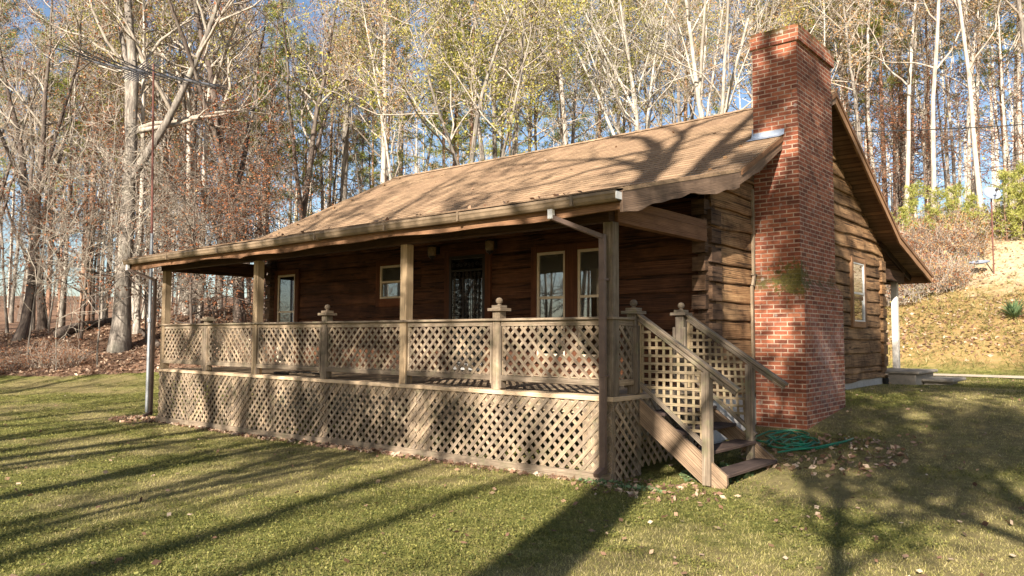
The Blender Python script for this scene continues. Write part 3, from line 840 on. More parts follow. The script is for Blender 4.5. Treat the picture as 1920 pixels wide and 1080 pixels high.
for y, dz in ((.52, 0), (1.90, .03)):
    x0 = -.0 if y < 1 else -.08
    mb = MB()
    mb.bar((x0 + .03, y, 1.925 + dz), (1.27, y, 1.085 + .01 * dz), .09, .035, side=(0, 0, 1))
    o = SP(mb, "stair_handrail", M["stair_rail"], bevel=.004)
    mb = MB()
    mb.bar((x0 + .03, y, 1.872 + dz), (1.235, y, 1.055), .045, .05, side=(0, 0, 1)); mb.bar((x0 + .06, y - .03, 1.86 + dz), (1.10, y - .03, 1.135), .012, .04, side=(0, 0, 1))
    SP(mb, "stair_subrail", M["stair_rail"])
    mb = MB()
    mb.bar((.02, y, 1.13), (.87, y, .45), .05, .045, side=(0, 0, 1))
    SP(mb, "stair_lower_rail", M["stair_rail"])
    px = .90 if y < 1 else .80
    mb = MB(); mb.box(px - .047, px + .047, y - .045 - (.02 if y < 1 else 0), y + .04, .03 + (.1 if y > 1 else 0), 1.27 + (.05 if y > 1 else 0), None)
    SP(mb, "stair_post", M["stair_rail"], bevel=.004)
    # square lattice
    mb = MB(); r = random.Random(int(y * 10)); x1 = px - .045
    top = lambda x: 1.845 + dz - (x - x0) * .665; bot = lambda x: 1.145 - x * .80
    x = x0 + .075
    while x < x1:
        lean = 0 if y < 1 else -.10 * (x - .1)
        if top(x) - bot(x) > .08: mb.bar((x, y + .004, bot(x)), (x + lean, y + .004, top(x + lean)), .032, .007, side=(0, -1, 0), tone=r.uniform(.2, .8))
        x += .093
    z = .52
    while z < 1.8:
        xa = max(x0 + .02, (1.145 - z) / .80); xb = min(x1, x0 + (1.845 + dz - z) / .665)
        if xb - xa > .1: mb.bar((xa, y - .005, z), (xb, y - .005, z), .032, .007, side=(0, -1, 0), tone=r.uniform(.3, .9))
        z += .092
    mb.box(x0 + .03, x0 + .065, y - .02, y + .02, 1.0, 1.86, None)
    SP(mb, "stair_lattice", M["stair_lattice"])

# --- chimney
def bpoly(mb, x0, x1, y0, y1, z0, z1, tp=False, bt=False):
    mb.face([(x0, y0, z0), (x1, y0, z0), (x1, y0, z1), (x0, y0, z1)], [(x0, z0), (x1, z0), (x1, z1), (x0, z1)])
    mb.face([(x1, y0, z0), (x1, y1, z0), (x1, y1, z1), (x1, y0, z1)], [(x1 + y0 - .77 + .0, z0), (x1 + y1 - .77, z0), (x1 + y1 - .77, z1), (x1 + y0 - .77, z1)])
    mb.face([(x1, y1, z0), (x0, y1, z0), (x0, y1, z1), (x1, y1, z1)], [(x1, z0), (x0, z0), (x0, z1), (x1, z1)])
    mb.face([(x0, y1, z0), (x0, y0, z0), (x0, y0, z1), (x0, y1, z1)], [(y1, z0), (y0, z0), (y0, z1), (y1, z1)])
    if tp: mb.face([(x0, y0, z1), (x1, y0, z1), (x1, y1, z1), (x0, y1, z1)], [(x0, y0), (x1, y0), (x1, y1), (x0, y1)])
    if bt: mb.face([(x0, y1, z0), (x1, y1, z0), (x1, y0, z0), (x0, y0, z0)], [(x0, y1), (x1, y1), (x1, y0), (x0, y0)])
mb = MB()
bpoly(mb, .012, .772, 3.96, 5.748, -.2, 2.40)
# sloping brick shoulder
a = [(.012, 3.96), (.772, 3.96), (.772, 5.748), (.012, 5.748)]; b = [(.012, 4.015), (.705, 4.015), (.705, 5.60), (.012, 5.60)]
for i in range(4):
    j = (i + 1) % 4
    mb.face([(*a[i], 2.40), (*a[j], 2.40), (*b[j], 2.52), (*b[i], 2.52)], [(0, 0), (1.7, 0), (1.7, .13), (0, .13)])
bpoly(mb, .012, .705, 4.015, 5.60, 2.52, 6.17)
chim = P(mb, "chimney", M["brick"])
mb = MB()
bpoly(mb, -.012, .750, 3.98, 5.63, 6.17, 6.41, tp=True, bt=True)
c = mb.build("chimney_cap", M["brick"]); c.parent = chim
mb = MB(); mb.lathe((.36, 4.8, 6.40), [(.14, 0), (.14, .03), (.11, .03), (.11, -.02), (.0, -.02)], 14, .5)
c = mb.build("flue_liner", M["concrete"]); c.parent = chim
mb = MB()
z0 = roof_z(4.0)
mb.face([(-.03, 4.002, z0 + .018), (.50, 4.002, z0 + .02), (.50, 4.012, z0 + .105), (-.0, 4.012, z0 + .10)], None)
mb.face([(-.05, 3.87, roof_z(3.87) + .028), (.475, 3.87, roof_z(3.87) + .028), (.50, 4.002, z0 + .022), (-.05, 4.002, z0 + .022)], None)
for y in np.arange(4.0, 5.6, .25): mb.box(-.008, .01, y, y + .24, roof_z(y) + .0, roof_z(y) + .17)
c = mb.build("flashing", M["flash"]); c.parent = chim
# weathered conduit / corner trim between logs and chimney
mb = MB()
mb.box(.0, .035, 3.90, 3.955, 2.62, 3.95, .8); mb.bar((.03, 3.925, 2.62), (.03, 3.86, 2.45), .05, .035, side=(1, 0, 0)); mb.box(.0, .035, 3.835, 3.885, .85, 2.45, .8)
mb.box(.0, .05, 3.87, 3.99, 2.62, 2.64, .3)
P(mb, "corner_trim", M["rail"])

# --- windows and door on the porch wall
def window(x0, x1, z0, z1, trim, nm="window", split=.5, side=False, blind=True):
    """sash window; side=False on the front wall, True on the right gable (x means y there)"""
    def B(mb, a0, a1, d0, d1, c0, c1, tone=None):
        if side: mb.box(-.02 + d0, -.02 + d1, a0, a1, c0, c1, tone)
        else: mb.box(a0, a1, YW - d1, YW - d0, c0, c1, tone)
    mb = MB(); t0, t1, tt, tb = trim
    B(mb, x0 - t0, x0, .0, .062, z0 - tb, z1 + tt); B(mb, x1, x1 + t1, .0, .062, z0 - tb, z1 + tt)
    B(mb, x0, x1, .0, .060, z1, z1 + tt); B(mb, x0, x1, .0, .060, z0 - tb, z0)
    w = P(mb, nm, M["rake"] if side else M["door_trim"], bevel=.004)
    zs = z0 + (z1 - z0) * split; f = .042 if not side else .03
    mb = MB()
    B(mb, x0, x0 + f, .01, .05, z0, z1); B(mb, x1 - f, x1, .01, .05, z0, z1); B(mb, x0 + f, x1 - f, .01, .05, z1 - f, z1)
    B(mb, x0 + f, x1 - f, .01, .05, z0, z0 + f * .9); B(mb, x0 + f, x1 - f, .01, .045, zs - .02, zs + .02)
    s = mb.build("sash_frame", M["white"] if side else M["cream"]); s.parent = w
    mb = MB(); B(mb, x0 + f, x1 - f, .028, .032, zs + .02, z1 - f); B(mb, x0 + f, x1 - f, .020, .024, z0 + f * .9, zs - .02)
    s = mb.build("pane", M["glass"]); s.parent = w
    mb = MB()
    if blind: B(mb, x0 + f, x1 - f, .010, .014, zs, z1 - f)
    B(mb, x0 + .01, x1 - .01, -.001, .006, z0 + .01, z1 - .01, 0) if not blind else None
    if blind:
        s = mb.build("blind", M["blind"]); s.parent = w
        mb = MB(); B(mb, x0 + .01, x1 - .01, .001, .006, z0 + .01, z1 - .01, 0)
    s = mb.build("painted_dark_backing", M["dark"]); s.parent = w  # black sheet paints the unlit room behind the panes
window(-10.61, -9.93, 1.05, 3.035, (.13, .13, .11, .09), blind=False, split=.58)
window(-7.03, -6.22, 2.40, 3.045, (.12, .12, .11, .16), split=.50)
window(-3.06, -2.48, 1.35, 3.04, (.12, .0, .11, .1), split=.56)
window(-2.24, -1.66, 1.35, 3.04, (.24, .13, .11, .1), split=.56)
window(8.86, 9.62, 2.01, 3.22, (.09, .09, .10, .12), side=True, split=.48)

mb = MB()
mb.box(-5.21, -5.09, YW - .062, YW, HD, 3.20, None); mb.box(-4.21, -4.09, YW - .062, YW, HD, 3.20, None); mb.box(-5.09, -4.21, YW - .06, YW, 3.11, 3.20, None)
door = P(mb, "door", M["door_trim"])
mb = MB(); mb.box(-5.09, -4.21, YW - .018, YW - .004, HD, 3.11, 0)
s = mb.build("painted_dark_backing", M["dark"]); s.parent = door  # black sheet paints the unlit inside behind the grille
mb = MB(); mb.box(-5.02, -4.28, YW - .032, YW - .028, 1.2, 3.05); s = mb.build("pane", M["glass"]); s.parent = door
mb = MB(); yy = YW - .052
for a, b, c_, d in ((-5.088, -5.03, HD, 3.108), (-4.27, -4.212, HD, 3.108), (-5.03, -4.27, 3.05, 3.108), (-5.03, -4.27, 2.83, 2.86), (-5.03, -4.27, 1.92, 1.95), (-5.03, -4.27, 1.70, 1.73), (-5.03, -4.27, HD, 1.07)):
    mb.box(a, b, yy - .012, yy + .016, c_, d)
for i in range(1, 8): mb.box(-5.03 + i * .095 - .006, -5.03 + i * .095 + .006, yy - .004, yy + .008, 1.95, 2.83)
def scroll(cx, cz, r, s=1, ph=0):
    pts = []
    for k in range(15):
        a = ph + s * k * .55; rr = r * (1 - k / 17)
        pts.append((cx + rr * cos(a), yy, cz + rr * sin(a)))
    mb.tube(pts, [.0085] * 15, 5)
for i in range(8):
    scroll(-4.985 + i * .096, 2.945, .042, (-1) ** i, i); scroll(-4.985 + i * .096, 1.825, .042, (-1) ** i, i + 1)
for z in np.arange(2.02, 2.8, .105):
    for xx in (-4.84, -4.65, -4.46): scroll(xx, z, .04, 1 if z * 10 % 2 > 1 else -1, z * 11 + xx)
for z in np.arange(2.05, 2.8, .12):
    scroll(-4.935, z, .045, 1, z * 9); scroll(-4.365, z, .045, -1, z * 7)
for i in range(7):
    for z in (1.16, 1.29, 1.42, 1.56): scroll(-4.96 + i * .105, z, .05, (-1) ** i, i + z * 5)
s = mb.build("security_grille", M["black"]); s.parent = door
mb = MB(); mb.box(-5.02, -4.28, YW - .027, YW - .020, 1.07, 1.70); s = mb.build("lit_kick_panel", M["white"]); s.parent = door  # white colour paints the sunlit look of the lower door

# porch lanterns on the wall
for x in (-5.45, -4.02):
    mb = MB(); z = 3.12
    mb.box(x - .05, x + .05, YW - .03, YW, z + .06, z + .20, .4); mb.box(x - .012, x + .012, YW - .16, YW - .03, z + .17, z + .19)
    mb.lathe((x, YW - .15, z), [(.0, .225), (.03, .22), (.085, .20), (.09, .18)], 12)
    mb.lathe((x, YW - .15, z), [(.068, .02), (.05, -.015), (.02, -.03), (.012, -.05), (.0, -.055)], 12)
    sx = x - .12 if x < -5 else x + .13
    mb.tube([(sx, YW - .15, z + .23), (sx, YW - .15, z), (sx + (.04 if x < -5 else -.04), YW - .15, z - .02), (x, YW - .15, z + .0)], [.004] * 4, 5)
    b_ = P(mb, "porch_lantern", M["black"])
    mb = MB(); mb.lathe((x, YW - .15, z), [(.066, .02), (.078, .06), (.082, .14), (.08, .18)], 14); s = mb.build("lantern_glass", M["amber"]); s.parent = b_

# utility wire from the rear rake to a pole beyond the frame
mb = MB(); pts = []
A = Vector((.46, 7.9, 5.62)); B = Vector((12.0, 30.0, 11.2))
for i in range(25):
    t = i / 24; p = A.lerp(B, t); pts.append((p.x, p.y, p.z - 1.3 * 4 * t * (1 - t) * .5))
mb.tube(pts, [.011] * 25, 5)
o = mb.build("overhead_cable", M["cable"]); tag(o, "thin black overhead cable running from the rear roof edge into the trees", "cable")

# --- things around the cabin
ant = tag(empty("antenna_mast", (-12.86, .6, float(gz(-12.86, .6)))), "tall grey and rusty pipe mast with a television antenna beside the porch corner", "antenna")
def AP(mb, name, mat, **k):
    o = mb.build(name, mat, None, **k); o.parent = ant; o.matrix_parent_inverse = Matrix_inv(ant); return o
mb = MB(); mb.tube([(-12.86, .6, -.3), (-12.88, .6, 2), (-12.92, .6, 4.0)], [.040, .038, .036], 10)
mb.lathe((-12.88, .6, 1.95), [(.05, 0), (.055, .02), (.055, .08), (.05, .1)], 10)
AP(mb, "lower_pipe", M["galv"])
mb = MB(); mb.tube([(-12.92, .6, 3.95), (-13.03, .6, 6), (-13.14, .6, 8.05)], [.028, .026, .024], 8); AP(mb, "upper_pipe", M["rust"])
mb = MB()
b0, b1 = Vector((-15.3, .1, 8.45)), Vector((-11.2, 1.2, 7.25))
mb.tube([b0, b1], [.028, .028], 6)
d = (b1 - b0).normalized(); side = d.cross(Vector((0, 0, 1))).normalized(); upv = side.cross(d)
AP(mb, "boom", M["antenna"])
mb = MB()
for i in range(17):
    t = i / 16; p = b0.lerp(b1, t); hl = .95 * (1 - t) ** .8 + .3
    tl = .10 * (i % 2)
    mb.tube([p - side * hl + upv * tl, p + upv * tl * .2, p + side * hl + upv * tl], [.011, .013, .011], 5)
for i in range(7):
    p = b0.lerp(b1, .35 + i * .022)
    mb.tube([p - side * .3 + upv * .4, p, p + side * .3 - upv * .3], [.011, .012, .011], 5)
AP(mb, "elements", M["antenna"])

# green hose heap
mb = MB(); r = random.Random(4); pts = []
cx, cy = .85, 3.0
for k in range(120):
    a = k * .42; rr = .20 + .15 * sin(k * .23) + r.uniform(-.04, .04)
    x, y = cx + rr * cos(a) * .8 + .22 * sin(k * .11), cy + rr * sin(a) * 1.3 + .18 * sin(k * .07)
    pts.append((x, y, float(gz(x, y)) + .03 + .05 * abs(sin(k * .21)) * (1 - k / 200) + k * .0004))
for (x, y) in [(1.10, 2.7), (1.28, 2.78), (1.45, 3.05), (1.50, 3.35), (1.42, 3.55)]:
    pts.append((x, y, float(gz(x, y)) + .04))
mb.tube(pts, [.012] * len(pts), 7)
pts = [(.98, 2.30), (1.10, 2.50), (1.32, 2.75), (1.55, 3.20), (1.62, 3.55)]
P2 = []
for i in range(len(pts) - 1):
    for t in (0, .5): P2.append((pts[i][0] * (1 - t) + pts[i + 1][0] * t, pts[i][1] * (1 - t) + pts[i + 1][1] * t))
mb.tube([(x, y, float(gz(x, y)) + .075) for x, y in P2], [.014] * len(P2), 7)
o = mb.build("garden_hose", M["hose"], smooth=True); tag(o, "tangled green garden hose on the grass at the foot of the chimney", "hose")
# dark hose curl on the deck
mb = MB(); pts = [(-7.0 + .55 * cos(a), .55 + .28 * sin(a), HD + .02) for a in np.arange(0, 5.2, .25)]
mb.tube(pts, [.013] * len(pts), 6); o = mb.build("rubber_cord", M["blackrubber"]); tag(o, "black rubber cord curled on the porch deck behind the lattice", "cord")

# concrete stoop and slab steps behind the cabin
st = tag(empty("stone_steps", (.55, 11.9, .6)), "grey concrete stoop with slab steps at the back corner of the cabin", "steps")
def TP(mb, name, mat, **k):
    o = mb.build(name, mat, None, **k); o.parent = st; o.matrix_parent_inverse = Matrix_inv(st); return o
def slab(x0, x1, y0, y1, z0, z1, nm, mat=M["concrete"], bev=.02):
    mb = MB(); mb.box(x0, x1, y0, y1, z0, z1, .5); return TP(mb, nm, mat, bevel=bev)
slab(.02, .60, 11.2, 12.9, .2, .875, "stoop_base"); slab(-.4, .68, 11.16, 13.0, .88, .95, "slab")
slab(.62, 1.10, 11.8, 12.9, .2, .70, "step_base"); slab(.60, 1.24, 11.7, 13.1, .705, .775, "slab")
mb = MB(); mb.box(-.02, .058, 10.98, 11.155, .58, .785); TP(mb, "painted_vent_hole", M["dark"])  # near-black box paints the unlit hole of the vent
# ------------------------------------------------------------------ ground
def ground_grid():
    def axis(lo, hi, f0, f1, fine, coarse):
        a = list(np.arange(lo, f0, coarse)) + list(np.arange(f0, f1, fine)) + list(np.arange(f1, hi + coarse, coarse)); return np.array(a)
    X = axis(-230, 200, -34, 16, .4, 4); Y = axis(-160, 260, -14, 38, .4, 4)
    XX, YY = np.meshgrid(X, Y); ZZ = gz(XX, YY)
    V = np.stack([XX, YY, ZZ], -1).reshape(-1, 3)
    nx, ny = len(X), len(Y)
    i = np.arange(nx - 1)[None, :] + nx * np.arange(ny - 1)[:, None]
    F = np.stack([i, i + 1, i + nx + 1, i + nx], -1).reshape(-1, 4)
    me = raw_mesh("ground", V, F, [ground_mat()], smooth=True)
    a = me.attributes.new("litter", "FLOAT", "POINT"); a.data.foreach_set("value", litter_zone(XX, YY).ravel().astype(np.float32))
    st_ = straw_zone(XX, YY)
    a = me.attributes.new("dry", "FLOAT", "POINT"); a.data.foreach_set("value", np.clip(.5 + 2.0 * (fbm(XX, YY, 3, .55, 5) - .5) + .9 * np.exp(-((XX - 1.75) ** 2 + (YY - 1.2) ** 2) / .7), 0, 1).ravel().astype(np.float32))
    a = me.attributes.new("straw", "FLOAT", "POINT"); a.data.foreach_set("value", st_.ravel().astype(np.float32))
    return me
def ground_mat():
    t = NT("lawn_and_leaf_litter"); o = t.coord()
    lit = t.attr("litter"); st_ = t.attr("straw")
    n1 = t.noise(o, .55, 6, .7); n2 = t.noise(o, 7, 6, .75); n3 = t.noise(o, 45, 4, .8); n4 = t.noise(o, 1.6, 5, .7)
    lawn = t.ramp(n2, [(.30, (.075, .08, .02)), (.5, (.18, .185, .045)), (.7, (.32, .27, .10))])
    lawn = t.mix(t.math("MULTIPLY", t.ramp(n4, [(.45, (0, 0, 0)), (.62, (1, 1, 1))]), .4), lawn, (.27, .19, .095))
    lawn = t.mix(t.ramp(t.attr("dry"), [(.45, (0, 0, 0)), (.8, (.65, .65, .65))]), lawn, t.mix(n2, (.17, .12, .06), (.36, .28, .14)))
    lawn = t.mix(t.math("MULTIPLY", t.ramp(n3, [(.45, (0, 0, 0)), (.7, (1, 1, 1))]), .5), lawn, (.03, .035, .012))
    fl = t.ramp(n3, [(.28, (.06, .035, .024)), (.45, (.17, .10, .065)), (.6, (.29, .185, .12)), (.78, (.50, .37, .26))])
    fl = t.mix(t.math("MULTIPLY", t.ramp(n4, [(.42, (0, 0, 0)), (.66, (1, 1, 1))]), .55), fl, (.14, .075, .045))
    sw = t.ramp(n2, [(.30, (.26, .22, .08)), (.48, (.50, .38, .17)), (.7, (.66, .52, .30))])
    sw = t.mix(t.math("MULTIPLY", t.ramp(n4, [(.45, (0, 0, 0)), (.6, (1, 1, 1))]), .75), sw, t.mix(t.ramp(n1, [(.4, (0, 0, 0)), (.6, (1, 1, 1))]), (.36, .18, .08), (.22, .21, .06)))
    e = t.math("ADD", lit, t.math("MULTIPLY", t.math("SUBTRACT", n4, .5), .8))
    c = t.mix(t.ramp(e, [(.42, (0, 0, 0)), (.56, (1, 1, 1))]), lawn, fl)
    gr = t.ramp(n2, [(.34, (.08, .085, .025)), (.48, (.24, .20, .07)), (.6, (.36, .22, .10)), (.75, (.5, .36, .18))]); gr = t.mix(t.math("MULTIPLY", t.ramp(n3, [(.45, (0, 0, 0)), (.6, (1, 1, 1))]), .6), gr, (.34, .17, .08))
    sepz = t.n("ShaderNodeSeparateXYZ"); t.l(o, sepz.inputs[0])
    hz = t.math("ADD", t.math("MULTIPLY", t.math("SUBTRACT", sepz.outputs[2], 3.1), .9), t.math("MULTIPLY", t.math("SUBTRACT", n4, .5), 2.6))
    pale = t.mix(t.ramp(n2, [(.35, (0, 0, 0)), (.65, (1, 1, 1))]), (.36, .27, .16), (.54, .42, .27))
    sw = t.mix(t.math("MINIMUM", t.math("MAXIMUM", hz, 0), 1), gr, pale)
    c = t.mix(st_, c, sw)
    t.bump(t.math("ADD", n3, n2), .9, .03)
    return t.done(c, .95, .1)
g = link("ground", ground_grid()); tag(g, "mown lawn running into leaf covered forest slopes", None, kind="structure")
# gravel drive behind the cabin
mb = MB(); n = 40
def drv(t): return -9 + 44 * t
for i in range(n):
    xa, xb = drv(i / n), drv((i + 1) / n)
    ya, yb = 17.4 + .25 * sin(xa * .4), 17.4 + .25 * sin(xb * .4)
    q = [(xa, ya - .75), (xb, yb - .75), (xb, yb + .95), (xa, ya + .95)]
    ds = lambda p: (p[0], p[1], float(gz(*p)) + .03)
    mids = [(xa, ya), (xb, yb)]
    mb.face([ds(q[0]), ds(q[1]), ds(mids[1]), ds(mids[0])], None, .5); mb.face([ds(mids[0]), ds(mids[1]), ds(q[2]), ds(q[3])], None, .5)
t = NT("pale_gravel"); n_ = t.noise(t.coord(), 30, 5, .8); gm = t.done(t.ramp(n_, [(.3, (.30, .23, .16)), (.6, (.56, .46, .34)), (.8, (.66, .58, .46))]), .95); 
o = mb.build("gravel_drive", gm); tag(o, "pale gravel drive at the foot of the bank", None, kind="structure")

# ------------------------------------------------------------------ quads for leaves, blades
def quads(P_, size, aspect, rng, flat=0.0):
    n = len(P_)
    a = rng.normal(size=(n, 3)); a[:, 2] *= (1 - flat); a /= np.linalg.norm(a, axis=1, keepdims=True) + 1e-9
    b = rng.normal(size=(n, 3)); b[:, 2] *= (1 - flat); b -= a * (a * b).sum(1, keepdims=True); b /= np.linalg.norm(b, axis=1, keepdims=True) + 1e-9
    s = (size * (.6 + .8 * rng.random(n)))[:, None]
    a = a * s * .5; b = b * s * .5 * aspect
    V = np.stack([P_ - a, P_ + b * .9, P_ + a, P_ - b * .9], 1).reshape(-1, 3)   # a pointed lozenge
    F = np.arange(4 * n).reshape(-1, 4)
    return V, F, np.repeat(rng.random(n), 1)

# ------------------------------------------------------------------ trees
def branch(rng, p, d, L, r0, r1, n, wob, up):
    pts = [np.array(p, float)]; d = np.array(d, float); st_ = L / n
    for i in range(n):
        d = d + rng.normal(size=3) * wob + np.array([0, 0, up])
        d /= np.linalg.norm(d) + 1e-9
        pts.append(pts[-1] + d * st_)
    return np.array(pts), np.linspace(r0, r1, n + 1)
def perp(rng, d, ang):
    a = rng.normal(size=3); a -= d * (a @ d); a /= np.linalg.norm(a) + 1e-9
    return d * cos(ang) + a * sin(ang)

def make_tree(seed, H=20, r0=.22, first=.4, nl=18, lw=.42, leaf=None, nleaf=0, lsize=.10, wob=.03, lean=(0, 0), fork=0, subs=6, twigs=6, up=.05, angle=(.6, 1.2), tr=.011, bases=0.35, flat=.0, tw_len=1.0):
    rng = np.random.default_rng(seed)
    lean3 = np.array([lean[0], lean[1], 1.0]); lean3 /= np.linalg.norm(lean3)
    T, R = branch(rng, (0, 0, -.4), lean3, H, r0, r0 * .10, 16, wob, .008)
    R = r0 * (1 - .9 * np.linspace(0, 1, 17) ** 1.1); R[0] = r0 * 1.55; R[1] = r0 * 1.05
    T[:, :2] *= 1.0
    stems = [(T, R)]
    if fork:
        for k in range(fork):
            i = int(16 * (first + .08 * k)); dd = perp(rng, (T[i + 1] - T[i]) / np.linalg.norm(T[i + 1] - T[i]), rng.uniform(.35, .6))
            A, B = branch(rng, T[i], dd, (H - T[i][2]) * .85, R[i] * .75, R[i] * .08, 10, wob * 1.6, .06); stems.append((A, B))
    trunk = tube_np([s[0] for s in stems], [s[1] for s in stems], 9)
    limbs, lr, subsP, subsR, tw, tr_, tips = [], [], [], [], [], [], []
    for k in range(nl):
        st_, sr = stems[rng.integers(len(stems))] if fork else stems[0]
        lo = first if st_ is T else .1
        u = lo + (1 - lo) * rng.random() ** .9; i = min(int(u * (len(st_) - 1)), len(st_) - 2); f = u * (len(st_) - 1) - i
        p = st_[i] * (1 - f) + st_[i + 1] * f; rr = sr[i] * (1 - f) + sr[i + 1] * f
        d0 = st_[i + 1] - st_[i]; d0 /= np.linalg.norm(d0)
        L = (H * lw) * (1 - .75 * max(0, (u - first) / (1 - first + 1e-6))) * rng.uniform(.6, 1.1) + .8
        A, B = branch(rng, p, perp(rng, d0, rng.uniform(*angle)), L, min(rr * .6, L * .018 + .012), .012, 7, .16, up)
        limbs.append(A); lr.append(B)
        for q in range(subs):
            j = rng.integers(2, 8); dd = A[j] - A[j - 1]; dd /= np.linalg.norm(dd)
            A2, B2 = branch(rng, A[j], perp(rng, dd, rng.uniform(.4, 1.0)), L * rng.uniform(.25, .5), B[j] * .6 + .003, .007, 5, .2, up * .8)
            subsP.append(A2); subsR.append(B2)
            for w in range(twigs):
                j2 = rng.integers(1, 6); dd = A2[j2] - A2[j2 - 1]; dd /= np.linalg.norm(dd)
                A3, B3 = branch(rng, A2[j2], perp(rng, dd, rng.uniform(.4, 1.1)), tw_len * rng.uniform(.35, 1.1), tr, tr * .4, 3, .25, .03)
                tw.append(A3); tr_.append(B3); tips.append(A3[1:])
    Vs = []; Fs = []; base = 0
    for (a, b, n) in ((limbs, lr, 5), (subsP, subsR, 4), (tw, tr_, 3)):
        if not a: continue
        v, f, _ = tube_np(a, b, n); Vs.append(v); Fs.append(f + base); base += len(v)
    nb = sum(len(f) for f in Fs); tones = [np.zeros(nb)]
    if leaf and nleaf:
        tp = np.concatenate(tips)
        pick = tp[rng.integers(len(tp), size=nleaf)] + rng.normal(size=(nleaf, 3)) * .10
        v, f, tn = quads(pick, np.full(nleaf, lsize), .75, rng, flat); 
        clump = .5 + .35 * np.sin(pick[:, 0] * 1.1 + pick[:, 2] * .8) * np.cos(pick[:, 1] * 1.3)
        Vs.append(v); Fs.append(f + base); tones.append(np.clip(tn * .6 + clump * .4, 0, 1))
    V = np.concatenate(Vs); F = np.concatenate(Fs); tones = np.concatenate(tones)
    mi = (np.arange(len(F)) >= nb).astype(int)
    return trunk, (V, F, tones, mi)

def make_pine(seed, H=22, r0=.2, first=.55, n=60, nl_len=2.6, tuft=.22, per=9, clusters=7, young=False, wob=.012):
    rng = np.random.default_rng(seed)
    T, R = branch(rng, (0, 0, -.4), (0, 0, 1), H, r0, .02, 16, wob, .01); R = r0 * (1 - .88 * np.linspace(0, 1, 17)); R[0] *= 1.3
    trunk = tube_np([T], [R], 8)
    A_, B_, C_ = [], [], []
    for k in range(n):
        u = first + (1 - first) * (k + rng.random()) / n; i = min(int(u * 16), 15); f = u * 16 - i; p = T[i] * (1 - f) + T[i + 1] * f
        rel = (u - first) / (1 - first)
        L = nl_len * (.35 + .9 * (1 - rel) ** .7) * rng.uniform(.6, 1.1) * (1 if rel > .1 or young else .8)
        az = rng.uniform(0, 2 * pi); el = rng.uniform(-.05, .45) + rel * .5
        A, B = branch(rng, p, (cos(az) * cos(el), sin(az) * cos(el), sin(el)), L, .012 + L * .008, .006, 5, .10, .05)
        A_.append(A); B_.append(B)
        for c in range(clusters):
            j = rng.uniform(.35, 1.0) * 5; q = min(int(j), 4); C_.append(A[q] * (1 - j + q) + A[q + 1] * (j - q) + rng.normal(size=3) * (.07 + L * .05))
        C_.append(A[-1])
        if not young and rel < .15 and rng.random() < .5: C_ = C_[:-clusters]
    v, f, _ = tube_np(A_, B_, 4); nb = len(f)
    C = np.array(C_); m = len(C); tonec = rng.random(m)
    D = rng.normal(size=(m, per, 3)); D[:, :, 2] += .5; D /= np.linalg.norm(D, axis=2, keepdims=True)
    W = np.cross(D, rng.normal(size=(m, per, 3))); W /= np.linalg.norm(W, axis=2, keepdims=True)
    ln = tuft * rng.uniform(.7, 1.2, size=(m, per, 1)); w = .013
    c0 = C[:, None, :]
    Q = np.stack([c0 - W * w * .5, c0 + W * w * .5, c0 + D * ln + W * w * 1.1, c0 + D * ln - W * w * 1.1], 2).reshape(-1, 3)
    F2 = np.arange(len(Q)).reshape(-1, 4) + len(v)
    tn = np.repeat(tonec, per) * .6 + rng.random(m * per) * .4
    V = np.concatenate([v, Q]); F = np.concatenate([f, F2]); tones = np.concatenate([np.zeros(nb), tn])
    mi = (np.arange(len(F)) >= nb).astype(int)
    return trunk, (V, F, tones, mi)

PROTO = {}
def proto(key, data, barkm, leafm, twigm=None):
    (tv, tf, tu), (V, F, tones, mi) = data
    m1 = raw_mesh(key + "_trunk", tv, tf, [barkm], uv=tu, smooth=True)
    m2 = raw_mesh(key + "_crown", V, F, [twigm or (barkm if barkm is M["bark_white"] else M["twig"]), leafm or barkm], mi=mi, tone=tones, smooth=True)
    PROTO[key] = (m1, m2)
FL = M
proto("oak_a", make_tree(1, 23, .33, .34, 24, .34, "b", 1500, .11, .035, fork=2, subs=7, twigs=6, tr=.010), M["bark_grey"], M["leaf_brown"])
proto("oak_b", make_tree(2, 21, .23, .30, 24, .34, "b", 1300, .10, .05, fork=2, subs=7, twigs=6, tr=.010), M["bark_dark"], M["leaf_brown"])
proto("pole_a", make_tree(3, 22, .17, .45, 20, .20, "t", 1300, .10, .02, subs=5, twigs=6), M["bark_grey"], M["leaf_tan"])
proto("pole_b", make_tree(4, 20, .11, .35, 18, .20, "t", 2200, .10, .03, subs=5, twigs=6), M["bark_pale"], M["leaf_tan"])
proto("pole_c", make_tree(5, 24, .14, .42, 20, .18, "o", 3800, .10, .015, subs=5, twigs=6), M["bark_pale"], M["leaf_olive"])
proto("pole_d", make_tree(12, 17, .075, .3, 16, .20, "b", 1500, .10, .04, subs=5, twigs=6), M["bark_grey"], M["leaf_brown"])
proto("syc_a", make_tree(6, 21, .16, .34, 20, .30, None, 0, .1, .03, fork=3, subs=7, twigs=7, angle=(.4, .9), up=.09, tr=.013), M["bark_white"], M["leaf_tan"])
proto("syc_b", make_tree(7, 20, .10, .36, 18, .22, None, 0, .1, .03, fork=2, subs=6, twigs=7, angle=(.4, .9), up=.09, tr=.012), M["bark_white"], M["leaf_tan"])
proto("green_a", make_tree(8, 17, .16, .30, 28, .30, "o", 9500, .095, .05, fork=2, subs=6, twigs=5, angle=(.7, 1.3)), M["bark_grey"], M["leaf_olive"])
proto("green_b", make_tree(9, 20, .15, .40, 26, .24, "o", 7500, .095, .03, subs=6, twigs=5, angle=(.7, 1.3)), M["bark_grey"], M["leaf_olive"])
